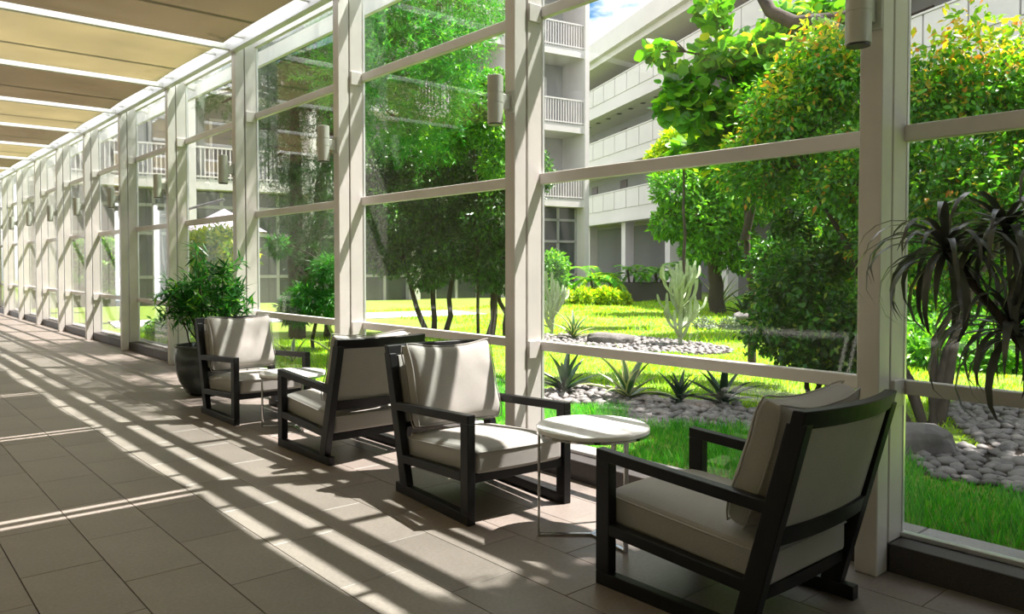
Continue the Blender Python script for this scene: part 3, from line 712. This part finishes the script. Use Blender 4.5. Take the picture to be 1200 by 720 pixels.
cactus((9.85, 10.3, .04), 1.15, 20, 8, 'silvery candelabra cactus half hidden by the second window post')

# ------------------------------------------------------------------ trees and shrubs
def plant(name, cat, label, base, stems, blobs, n, L, W, leaf, bark='bark', r=.05, shape='lance', droop=.3, shell=.45, up=.8, group=None, lump=.25, squash=.85, tips=10, start=.35):
    t = empty(name, base); tag(t, label, cat, group); lb = local(blobs, base)
    if stems: branches(t, bark, [[Vector(p) - Vector(base) for p in s] for s in stems], lb, r, tips=tips, start=start)
    foliage('foliage', lb, n, L, W, leaf, t, shape, droop, shell, up, lump, squash)
    return t
def stem(a, b, bow=(0, 0, 0), wob=.04, n=7): return curve_pts(a, b, bow, n, wob)

b0 = (6.45, 2.5, .04)
plant('shrub', 'shrub', 'tall many-stemmed shrub with orange young leaves behind the boulder', b0,
      [stem(b0, (6.9, 3.2, 1.9), (-.1, .1, 0)), stem(b0, (6.7, 3.7, 2.2), (.15, 0, 0)), stem((6.5, 2.4, .04), (7.2, 2.6, 2.3), (0, -.1, 0)), stem((6.5, 2.45, .04), (7.5, 2.1, 2.0), (.1, .15, 0)), stem((6.4, 2.6, .04), (6.95, 3.0, 1.3), (-.2, 0, 0)), stem((6.48, 2.42, .04), (7.6, 2.4, 1.5), (0, .2, 0))],
      [(6.89, 3.83, 2.61, 0.5), (6.82, 4.15, 2.23, 0.45), (6.99, 3.48, 3.01, 0.45), (6.8, 3.25, 2.07, 0.5), (7.17, 2.8, 2.73, 0.45), (7.31, 2.41, 2.76, 0.4), (7.59, 2.17, 2.61, 0.4), (7.16, 3.86, 3.23, 0.35), (6.94, 2.6, 2.03, 0.5), (7.26, 2.19, 1.98, 0.5), (6.83, 2.82, 1.46, 0.45), (7.81, 1.98, 2.11, 0.5), (7.55, 2.6, 1.24, 0.4), (8.24, 2.14, 1.32, 0.45), (7.15, 4.26, 2.96, 0.3)],
      42000, .066, .032, 'leaf_orange', r=.038, shell=.2, lump=.5)
sh = bpy.data.objects['shrub']
foliage('young_leaves', local([(6.9, 3.83, 2.95, .4), (6.99, 3.48, 3.35, .35), (7.16, 3.86, 3.5, .28), (6.82, 4.2, 2.5, .35), (7.17, 2.8, 3.0, .4), (7.31, 2.41, 3.05, .38), (7.6, 2.15, 2.9, .35), (7.3, 2.5, 3.4, .2), (7.7, 2.3, 3.3, .2)], b0), 2600, .085, .042, 'leaf_young', sh, shell=.2, up=.4)
plant('tree', 'tree', 'slender tree with big round yellow-green leaves above the shaded armchair', (8.0, 5.0, .04), [stem((8.0, 5.0, .04), (7.8, 5.1, 3.4), (.1, 0, 0)), stem((7.9, 5.05, 1.6), (8.3, 4.7, 3.9))],
      [(7.02, 5.57, 3.72, 0.16), (7.2, 5.41, 3.34, 0.25), (7.53, 5.13, 3.72, 0.3), (7.94, 4.9, 3.65, 0.35), (7.51, 5.28, 3.07, 0.3), (7.89, 5.08, 3.09, 0.4), (7.06, 5.53, 3.1, 0.14), (7.45, 5.19, 4.15, 0.2), (8.25, 4.77, 4.07, 0.3), (8.55, 4.51, 4.16, 0.25), (7.74, 5.21, 2.55, 0.3), (7.53, 5.65, 2.68, 0.15), (7.25, 5.3, 3.0, .2)],
      2100, .125, .12, 'leaf_round', r=.05, shape='round', shell=.2, up=.4)
plant('tree', 'tree', 'round bushy green tree standing on the lawn behind the tall cactus', (17.6, 12.0, .04), [stem((17.6, 12.0, .04), (17.2, 12.0, 2.6), (.1, .1, 0))],
      [(16.3, 12.36, 3.32, 0.7), (17.47, 12.01, 3.71, 0.9), (16.14, 12.5, 2.4, 0.5), (16.8, 11.92, 2.44, 0.9), (17.38, 11.42, 2.99, 0.9), (18.15, 11.42, 3.82, 0.9), (17.82, 11.7, 1.8, 0.7), (16.22, 11.76, 1.73, 0.4)],
      16000, .17, .075, 'leaf_mid', r=.22, shell=.5)
plant('tree', 'tree', 'small bright-topped tree in front of the white galleries', (13.1, 9.8, .04), [stem((13.1, 9.8, .04), (13.1, 9.8, 3.4))],
      [(13.1, 9.83, 3.79, 0.45), (12.77, 10.12, 3.53, 0.3), (13.43, 9.54, 3.61, 0.4)], 4500, .12, .05, 'leaf_yellow', r=.05)
plant('tree', 'tree', 'tree with pale forked trunks beside the first window post', (13.2, 7.0, .04), [stem((13.0, 7.3, .04), (13.0, 7.4, 2.9), (.05, 0, 0)), stem((13.3, 6.9, .04), (13.5, 6.9, 2.8), (-.05, .1, 0)), stem((13.1, 7.1, .6), (12.6, 7.6, 3.1))],
      [(12.62, 7.6, 3.32, 0.8), (13.21, 7.1, 3.02, 0.9), (13.68, 6.69, 2.6, 0.8), (13.44, 7.56, 2.9, 0.6), (13.9, 6.5, 3.32, 0.8)], 18000, .11, .05, 'leaf_dark', 'pale_bark', r=.10)
plant('shrub', 'shrub', 'dark leafy shrub on the lawn behind the shaded armchair', (6.75, 3.6, .04), [stem((6.75, 3.6, .04), (6.8, 3.7, 1.0)), stem((6.7, 3.5, .04), (7.2, 3.7, 1.2)), stem((6.75, 3.55, .04), (6.7, 3.4, .9))],
      [(6.86, 3.72, 1.16, 0.4), (6.53, 3.87, 0.72, 0.28), (6.76, 3.41, 0.74, 0.38), (6.53, 3.61, 0.53, 0.22), (7.27, 3.77, 1.4, 0.35), (6.75, 3.29, 0.4, 0.25), (6.87, 3.98, 1.03, 0.3), (7.3, 4.05, 1.75, .3), (7.6, 4.5, 1.4, .28), (7.55, 4.3, .95, .28), (7.15, 3.45, 1.45, .3), (6.75, 3.2, .8, .25)], 20000, .066, .034, 'leaf_shrub', r=.025, lump=.5, shell=.2)
HB = [(7.57, 11.96, 2.18, 0.75), (8.33, 11.57, 2.58, 0.9), (8.78, 10.65, 2.24, 0.8), (7.56, 12.23, 1.49, 0.45), (8.27, 11.36, 1.64, 0.7), (8.84, 10.6, 1.33, 0.6), (8.15, 11.99, 3.3, 0.8), (8.68, 11.0, 3.32, 0.75), (7.6, 12.73, 3.09, 0.7), (9.13, 10.35, 2.99, 0.6), (7.75, 11.28, 1.18, 0.35)]
plant('tree', 'tree', 'dense dark small-leaved tree on several crooked stems beyond the third window', (8.3, 11.5, .04),
      [stem((8.1, 11.75, .04), (7.7, 12.0, 1.9), (-.1, 0, 0), .06), stem((8.2, 11.7, .04), (8.3, 11.6, 2.2), (0, .1, 0), .05), stem((8.3, 11.5, .04), (8.4, 11.4, 2.4), (.1, 0, 0), .05)], HB[:1] + HB[1:2] + HB[3:5] + HB[6:7] + HB[8:9] + HB[10:], 34000, .085, .040, 'leaf_dark', r=.055)
plant('tree', 'tree', 'dark small-leaved tree with bent stems just left of the second window post', (8.75, 10.8, .04),
      [stem((8.75, 10.8, .04), (8.8, 10.6, 2.1), (.2, .1, 0), .06), stem((8.8, 10.75, .04), (9.1, 10.4, 2.4), (-.1, 0, 0), .06), stem((8.9, 10.5, .04), (8.5, 11.1, 1.5), (.2, -.1, 0), .05)], HB[2:3] + HB[5:6] + HB[7:8] + HB[9:10], 22000, .085, .040, 'leaf_dark', r=.05)
plant('tree', 'tree', 'airy tree with bright broad leaves behind the second wall lamp', (8.0, 9.95, .04), [stem((8.6, 10.9, .04), (7.9, 10.1, 3.6), (.1, .1, 0))],
      [(7.94, 10.06, 4.06, 0.45), (8.0, 9.74, 3.53, 0.4), (7.84, 10.4, 3.6, 0.4), (8.02, 9.72, 4.29, 0.25), (7.63, 10.59, 3.32, 0.4), (8.1, 9.7, 2.9, .35)], 5500, .095, .050, 'leaf_mid', r=.03)
FB = [(5.69, 8.96, 4.19, 0.7), (6.3, 8.83, 4.68, 0.65), (5.55, 9.08, 3.39, 0.6), (6.03, 8.66, 3.67, 0.55), (6.61, 8.56, 4.85, 0.5), (5.44, 9.31, 4.79, 0.7), (6.11, 8.2, 4.1, 0.4), (6.01, 9.35, 5.75, 0.9), (6.64, 8.8, 5.75, 0.7), (5.96, 8.86, 3.01, 0.35), (5.37, 9.89, 5.27, 0.8), (5.55, 9.74, 3.97, 0.6), (5.4, 6.1, 7.3, .55), (5.35, 7.5, 7.4, .6), (5.45, 8.8, 7.2, .6)]
PBl = [(5.7, 12.25, 4.73, 0.9), (5.96, 12.03, 3.89, 0.7), (5.55, 12.78, 3.66, 0.4), (5.81, 12.16, 5.44, 0.9), (6.08, 11.66, 4.4, 0.8), (5.58, 12.35, 3.18, 0.3), (6.08, 11.66, 2.87, 0.35), (5.5, 12.82, 4.96, 0.5), (5.02, 13.5, 4.43, 0.35), (5.06, 13.6, 4.15, 0.25), (5.81, 12.15, 6.56, 1.1), (4.91, 13.59, 5.01, 0.4), (5.73, 12.19, 2.6, 0.38), (5.9, 11.62, 2.2, 0.4), (5.62, 12.54, 3.0, 0.3), (5.74, 11.5, 1.5, 0.3), (5.68, 11.95, 1.85, 0.35), (5.98, 11.56, 2.8, 0.35)]
def needles(parent, blobs, n, L, W, m, spray=22):
    """fine sprays: needles set along short drooping twigs"""
    k = n // spray; P, d = crown_points(blobs, k, .25, .75, .35)
    tw = unit(d * .8 + RNG.normal(size=(k, 3)) * .5 + np.array([0, 0, -.25])); Lt = .30
    t = np.tile(np.linspace(0, 1, spray), k); Pp = np.repeat(P, spray, 0) + np.repeat(tw, spray, 0) * (t * Lt)[:, None]
    D = np.repeat(tw, spray, 0) * .7 + RNG.normal(size=(k * spray, 3)) * .65; Nn = RNG.normal(size=(k * spray, 3)) + np.array([0, 0, .6])
    return leaves('foliage', Pp, D, Nn, L * (.6 + .8 * RNG.random(k * spray)), W, m, parent, 'lance', 0)
b1 = (5.95, 12.6, .04); t = tag(empty('pine_tree', b1), 'dark leaning pine with two thick trunks beyond the fourth window', 'tree')
branches(t, 'bark', [[Vector(p) - Vector(b1) for p in stem(b1, (5.75, 12.2, 4.6), (.05, .1, 0))], [Vector(p) - Vector(b1) for p in stem((5.97, 12.55, .6), (6.2, 11.7, 4.2), (.1, 0, 0))]], local(PBl, b1), .15, tips=12)
needles(t, local(PBl, b1), 84000, .10, .010, 'leaf_pine')
b2 = (6.6, 9.9, .04); t = tag(empty('feathery_tree', b2), 'feathery bright green tree hanging across the upper panes of the third window', 'tree')
branches(t, 'bark', [[Vector(p) - Vector(b2) for p in stem((6.35, 12.3, .04), (5.9, 9.6, 5.6), (.1, .3, .6), .03)]], local(FB, b2), .06, tips=12, start=.6)
needles(t, local(FB, b2), 96000, .085, .012, 'leaf_feather')
plant('fern', 'shrub', 'feathery light green fern at the foot of the leaning pine', (5.3, 10.7, .04), [stem((5.3, 10.7, .04), (5.4, 10.5, 1.3))],
      [(5.21, 10.69, 0.80, 0.28), (5.45, 10.5, 1.25, 0.22), (5.07, 10.82, 0.66, 0.25), (5.45, 10.49, 0.75, 0.25), (5.0, 11.2, 1.6, 0.16)], 6000, .12, .018, 'leaf_fern', r=.03)
plant('shrub', 'shrub', 'yellow-green sunlit shrub outside behind the tall potted plant', (4.6, 12.6, .04), [stem((4.6, 12.6, .04), (4.6, 12.4, 1.3))],
      [(4.37, 12.74, 1.6, 0.35), (4.58, 12.3, 1.63, 0.35), (4.42, 13.23, 1.4, 0.3), (4.64, 11.84, 1.46, 0.3), (4.6, 12.5, 1.0, .35)], 6500, .095, .045, 'leaf_yellow', r=.03)
plant('shrub', 'shrub', 'low bright shrub at the foot of the sixth window', (4.4, 14.2, .04), None, [(4.25, 14.3, 0.22, 0.22), (4.3, 13.84, 0.34, 0.22), (4.25, 14.74, 0.15, 0.2), (4.9, 14.3, .5, .4)], 4500, .08, .035, 'leaf_mid')
plant('shrub', 'shrub', 'leafy shrub outside the eighth window along the corridor', (4.6, 18.5, .04), [stem((4.6, 18.5, .04), (4.6, 18.5, 1.3))], [(4.5, 18.61, 0.97, 0.3), (4.55, 18.52, 1.34, 0.35), (4.5, 18.63, 1.62, 0.3)], 3500, .12, .05, 'leaf_mid', r=.03)
plant('shrub', 'shrub', 'leafy shrub outside the tenth window along the corridor', (5.05, 23.3, .04), [stem((5.05, 23.3, .04), (5.05, 23.3, 1.4))], [(5.03, 23.39, 1.12, 0.3), (5.12, 23.32, 1.47, 0.3), (4.98, 23.43, 1.81, 0.25)], 2500, .14, .06, 'leaf_mid', r=.03)
plant('hedge', 'hedge', 'low clipped yellow-green hedge before the far palms', (18.3, 17.2, .04), None, [(17.58, 17.86, 0.26, 0.35), (18.1, 17.41, 0.26, 0.4), (18.62, 16.96, 0.26, 0.4), (18.99, 16.63, 0.21, 0.3), (17.2, 18.2, .26, .35)], 7000, .14, .06, 'leaf_yellow')
plant('shrub', 'shrub', 'grey-green bush beside the second window post, behind the silvery cactus', (13.8, 14.5, .04), [stem((13.8, 14.5, .04), (13.8, 14.5, 1.2))], [(13.78, 14.53, 0.91, 0.5), (13.86, 14.46, 1.35, 0.4)], 3500, .12, .05, 'leaf_mid', r=.03)
RB = [(11.68, 4.45, 0.34, 0.35), (11.96, 4.21, 0.25, 0.3), (12.23, 3.98, 0.34, 0.35), (12.6, 3.66, 0.36, 0.5), (12.11, 4.74, 0.7, 0.4), (12.97, 4.0, 0.82, 0.5), (13.35, 3.67, 1.07, 0.6), (12.93, 4.69, 0.93, 0.5), (11.11, 4.29, 0.2, 0.2), (10.08, 3.99, 0.18, 0.33), (10.1, 3.7, 0.18, 0.3), (10.6, 3.54, 0.18, 0.35), (10.54, 3.19, 0.18, 0.33), (11.16, 3.06, 0.18, 0.4), (10.62, 4.05, 0.39, 0.3), (11.2, 3.55, 0.39, 0.35), (11.32, 2.78, 0.22, 0.4)]
plant('hedge', 'hedge', 'bright broad-leaved bushes seen between the stems behind the boulder', (12.4, 4.1, .04), None, RB, 14000, .13, .055, 'leaf_mid')
plant('hedge', 'hedge', 'dense green hedge closing the garden behind the orange-tipped shrub', (15, 5, .04), [stem((15, 5, .04), (15, 5, 1.5))], [(14 + .5 * i, 7.5 - 1.3 * i, 1.0 + .5 * (i % 3), 1.1) for i in range(7)] + [(14.6 + .5 * i, 7 - 1.3 * i, 2.3, .8) for i in range(6)], 26000, .13, .06, 'leaf_mid', r=.08)
plant('ground_cover', 'plant', 'band of silvery ground cover along the lawn edge behind the cactus', (14, 8.6, .04), None, [(13 + .4 * i, 9.2 - .32 * i, .10, .22) for i in range(8)], 5000, .07, .03, 'leaf_silver')

# spreading tree rooted outside the frame; its limb crosses the top of the first window
b3 = (10.3, -.9, .04); t = tag(empty('shade_tree', b3), 'big tree whose thick dark limb crosses the top of the front window', 'tree')
limbs = [stem(b3, (9.4, .6, 4.2), (.2, -.1, 0), .03), [(9.4, .6, 4.2), (8.7, 1.8, 4.35), (8.1, 2.7, 4.2), (7.74, 3.3, 3.95), (7.6, 3.75, 3.76), (7.46, 4.2, 3.80), (7.42, 4.45, 3.97), (7.3, 4.6, 4.35)], stem((9.4, .6, 4.2), (8.2, .4, 7.0)), stem((10.0, -.4, 2.5), (6.2, -2.0, 7.0), (0, 0, .8), .05)]
for s, (ra, rb) in zip(limbs, ((.22, .15), (.12, .06), (.12, .06), (.12, .05))):
    s = [Vector(p) - Vector(b3) for p in s]; bm = bmesh.new(); tube(bm, s, [ra + (rb - ra) * i / (len(s) - 1) for i in range(len(s))], 9)
    finish('trunk' if ra > .2 else 'limb', bm, 'bark', t, True)
SB = [(7.9, 1.1, 7.6, 1.0), (8.3, 2.2, 7.3, .75), (8.0, .0, 7.8, 1.1), (5.6, -2.2, 7.5, 1.6), (6.2, -1.3, 7.8, 1.5), (4.9, -1.4, 7.6, 1.4), (5.1, -.25, 7.5, 1.0), (4.3, -.45, 7.4, .95), (6.1, -.25, 7.6, .9), (5.5, -.1, 7.2, .85), (4.7, -.15, 7.7, .9), (5.9, .0, 7.9, .7), (4.0, -1.6, 7.5, 1.2), (10.3, .3, 7.6, 1.0), (5.4, -4.0, 7.6, 1.8), (7.0, -1.0, 8.0, 1.4)]
foliage('foliage', local(SB, b3), 64000, .15, .085, 'leaf_dark', t, 'lance', .3, .2)
bm = None

# palms and planters by the far terrace
def palm(loc, n, L, label, m='leaf_palm', h=.4, group='palms on the far terrace'):
    t = empty('palm', loc); tag(t, label, 'palm', group)
    bm = bmesh.new()
    for i in range(4): a = i * 1.57; tube(bm, curve_pts((.1 * math.cos(a), .1 * math.sin(a), 0), (.22 * math.cos(a), .22 * math.sin(a), h + .2), (0, 0, .05), 4), .035, 6)
    finish('stem', bm, 'bark', t, True)
    for i in range(n):
        a = i * 2.4; el = random.uniform(.25, 1.35); LL = L * random.uniform(.8, 1.15)
        pts = []; x = z = 0.; an = el
        for s in range(9): pts.append(Vector((x * math.cos(a), x * math.sin(a), h + z))); x += LL / 8 * math.cos(an); z += LL / 8 * math.sin(an); an -= .20
        Pn, Dn, Nn = [], [], []
        for s in range(2, 33):
            f = s / 32 * 8; q = min(7, int(f)); p = pts[q].lerp(pts[q + 1], f - q); tg = (pts[q + 1] - pts[q]).normalized(); side = tg.cross(Vector((0, 0, 1))).normalized()
            for sg in (-1, 1): Pn.append(p); Dn.append(tg * .7 + side * sg - Vector((0, 0, .25))); Nn.append(Vector((0, 0, 1)))
        o = leaves('frond', np.array(Pn), np.array(Dn), np.array(Nn), LL * .30, LL * .045, m, t, 'lance', .1)
        o['kind'] = 'stuff'
palm((19.8, 18.55, .35), 17, 1.25, 'bright yellow-green palm in a planter before the far balconies')
for i, (x, yy) in enumerate(((21.55, 18.39), (22.3, 17.75), (23.0, 17.2))):
    palm((x, yy, .62), 12, 1.0, ['dark potted palm next to the bright yellow-green palm', 'dark palm in the middle of the long terrace planter', 'dark palm at the end of the long terrace planter by the round tree'][i], 'leaf_mid', .35)
def planter(c, u, l, w, h, label):
    u = Vector((*u, 0)).normalized(); v = Vector((-u.y, u.x, 0)); t = empty('planter', (*c, .05)); tag(t, label, 'planter', 'planters on the far terrace')
    bm = bmesh.new(); obox(bm, -u * l / 2 - v * w / 2, u * l, v * w, Vector((0, 0, h))); finish('box', bm, 'planter_dark', t, bevel=.02)
    bm = bmesh.new(); obox(bm, -u * l / 2.1 - v * w / 2.2 + Vector((0, 0, h - .03)), u * l / 1.05, v * w / 1.1, Vector((0, 0, .05))); finish('soil', bm, 'soil', t)
planter((19.8, 18.55), (.8, -.66), 1.5, .8, .45, 'dark planter box under the bright yellow-green palm')
planter((22.2, 17.85), (.8, -.66), 3.2, .8, .65, 'long dark planter box under the row of dark palms')

# cantilever parasol and its leaning mast
t = tag(empty('parasol', (4.75, 15.6, .04)), 'pale lilac parasol on a slanted mast outside behind the potted plant', 'parasol')
bm = bmesh.new(); tube(bm, [(0, 0, 0), (-.15, .10, 2.2)], .035, 8); tube(bm, [(-.15, .10, 2.2), (.85, -.6, 2.55)], .025, 8); finish('mast', bm, 'facade_dark', t, True)
bm = bmesh.new(); c = Vector((.85, -.6, 2.37)); ap = bm.verts.new(c); ring = [bm.verts.new(c + Vector((0.85 * math.cos(PI / 4 * k), 0.85 * math.sin(PI / 4 * k), -.45))) for k in range(8)]
for k in range(8): bm.faces.new((ap, ring[k], ring[(k + 1) % 8]))
o = finish('canopy', bm, 'parasol_cloth', t); s = o.modifiers.new('thick', 'SOLIDIFY'); s.thickness = .01
bm = bmesh.new()
for k in range(8): a = PI / 4 * k; tube(bm, [c - Vector((0, 0, .03)), c + Vector((0.83 * math.cos(a), 0.83 * math.sin(a), -.46))], .010, 5)
o = finish('rib', bm, 'facade_dark', t); o['kind'] = 'stuff'
bm = bmesh.new(); box(bm, -.35, .35, -.35, .35, -.02, .06); finish('base', bm, 'concrete', t, bevel=.01)

# ------------------------------------------------------------------ apartment houses
def piece(name, m, parent, boxes, kind=None, bevel=0):
    bm = bmesh.new()
    for o, u, v, w in boxes: obox(bm, o, u, v, w)
    p = finish(name, bm, m, parent, bevel=bevel)
    if kind: p['kind'] = kind
    return p
Z = Vector((0, 0, 1))
bA = empty('apartment_block'); tag(bA, 'white balcony block with barred railings across the far end of the garden', 'building')
In = -NB; TL = 20.2; FL = [4.1, 7.2, 10.35, 13.5]
piece('wall', 'facade_grey', bA, [(PB + In * 1.6, U * TL, In * 4, Z * 17)])
for z in FL: piece('floor_slab', 'facade_white', bA, [(PB + Z * (z - .32) - NB * 0, U * TL, In * 1.7, Z * .32)])
piece('roof_edge', 'facade_white', bA, [(PB + Z * 16.6 + NB * .2, U * TL, In * 2.2, Z * .5)])
BW = 3.9
for i in range(7):
    o0 = PB + U * (BW * i); fin = .22
    if BW * i > TL: break
    piece('fin', 'facade_white', bA, [(o0 + NB * .06, U * fin, In * 1.7, Z * 17)])
    w_ = min(BW - fin, TL - BW * i - fin)
    if w_ < .8: continue
    for z in FL[:3] + FL[3:]:
        piece('railing', 'facade_white', bA, [(o0 + U * fin + NB * .02 + Z * (z + 1.0), U * w_, In * .05, Z * .06), (o0 + U * fin + NB * .02 + Z * (z + .06), U * w_, In * .05, Z * .05)] +
              [(o0 + U * (fin + .13 * q) + NB * .01 + Z * z, U * .035, In * .03, Z * 1.02) for q in range(int(w_ / .13))], 'stuff')
        f = piece('balcony_door', 'facade_white', bA, [(o0 + U * (fin + .9) + In * 1.5 + Z * z, U * .09, In * .12, Z * 2.2), (o0 + U * (fin + 2.9) + In * 1.5 + Z * z, U * .09, In * .12, Z * 2.2), (o0 + U * (fin + .9) + In * 1.5 + Z * (z + 2.15), U * 2.09, In * .12, Z * .09), (o0 + U * (fin + 2.15) + In * 1.5 + Z * z, U * .08, In * .12, Z * 2.2)])
        piece('pane', 'window_dark', f, [(o0 + U * (fin + .95) + In * 1.55 + Z * z, U * 2.0, In * .03, Z * 2.15)])
        piece('curtain', 'curtain', f, [(o0 + U * (fin + 1.05) + In * 1.535 + Z * (z + .1), U * .95, In * .012, Z * 2.0)])
    # ground floor: glazed shopfront frames
    f = piece('glazed_front', 'facade_grey', bA, [(o0 + U * (fin + w_ * q / 4) + In * .5 + Z * 0, U * .10, In * .12, Z * 3.75) for q in range(5)] + [(o0 + U * fin + In * .5 + Z * zz, U * w_, In * .12, Z * .10) for zz in (.9, 2.3, 3.2)])
    piece('pane', 'window_dark', f, [(o0 + U * fin + In * .57 + Z * 0, U * w_, In * .03, Z * 3.75)])

bB = empty('gallery_block'); tag(bB, 'long white block of open galleries with panelled parapets receding on the garden side', 'building')
P0 = Vector((36.6, 39.2, 0)); Wd = Vector((-.41, -.912, 0)).normalized(); Nn_ = Vector((-.912, .41, 0)).normalized(); LW = 62
P0 = P0 + Vector((0, 0, 0))
# the facade plane passes the point (32.5, 30.06); galleries are 2.4 m deep
Q0 = Vector((32.5, 30.06, 0)) - Wd * 10
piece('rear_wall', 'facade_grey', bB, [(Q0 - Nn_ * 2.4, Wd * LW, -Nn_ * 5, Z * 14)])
for n, zt in enumerate((5.36, 8.4, 11.45)):
    zb = zt - 1.55
    piece('gallery_slab', 'facade_white', bB, [(Q0 + Z * zb, Wd * LW, -Nn_ * 2.6, Z * .55)])
    piece('ledge', 'facade_white', bB, [(Q0 + Nn_ * .10 + Z * (zb - .16), Wd * LW, -Nn_ * .5, Z * .18)])
    x = 0.0; me = None
    while x < LW - .1:
        o = piece('parapet_panel', 'facade_white', bB, [(Q0 + Nn_ * .03 + Wd * (x + .03) + Z * (zb + .56), Wd * 1.44, -Nn_ * .14, Z * .94)]); x += 1.5
    piece('coping', 'facade_white', bB, [(Q0 + Nn_ * .06 + Z * (zt - .04), Wd * LW, -Nn_ * .2, Z * .06)])
    x = 3.0
    while x < LW - 3:
        piece('door', 'door_brown', bB, [(Q0 - Nn_ * 2.36 + Wd * x + Z * (zb + .55), Wd * .95, -Nn_ * .08, Z * 2.1)])
        piece('downlight', 'facade_dark', bB, [(Q0 - Nn_ * (.9 + .0 * q) + Wd * (x - 1.8 + q * 1.5) + Z * (zb + 3.03 - .02), Wd * .22, -Nn_ * .22, Z * .03) for q in range(3)], 'stuff')
        x += 4.5
piece('roof_slab', 'facade_white', bB, [(Q0 + Nn_ * .5 + Z * 12.85, Wd * LW, -Nn_ * 8, Z * .95)])
piece('roof_soffit_band', 'facade_white', bB, [(Q0 + Nn_ * .2 + Z * 12.55, Wd * LW, -Nn_ * 3, Z * .3)])
piece('upper_parapet', 'facade_white', bB, [(Q0 - Nn_ * .8 + Z * 13.8, Wd * LW, -Nn_ * .3, Z * .7)])
x = 2.0
while x < LW:
    piece('column', 'facade_white', bB, [(Q0 - Nn_ * .4 + Wd * x, Wd * .5, -Nn_ * .5, Z * 3.7)]); x += 5.0
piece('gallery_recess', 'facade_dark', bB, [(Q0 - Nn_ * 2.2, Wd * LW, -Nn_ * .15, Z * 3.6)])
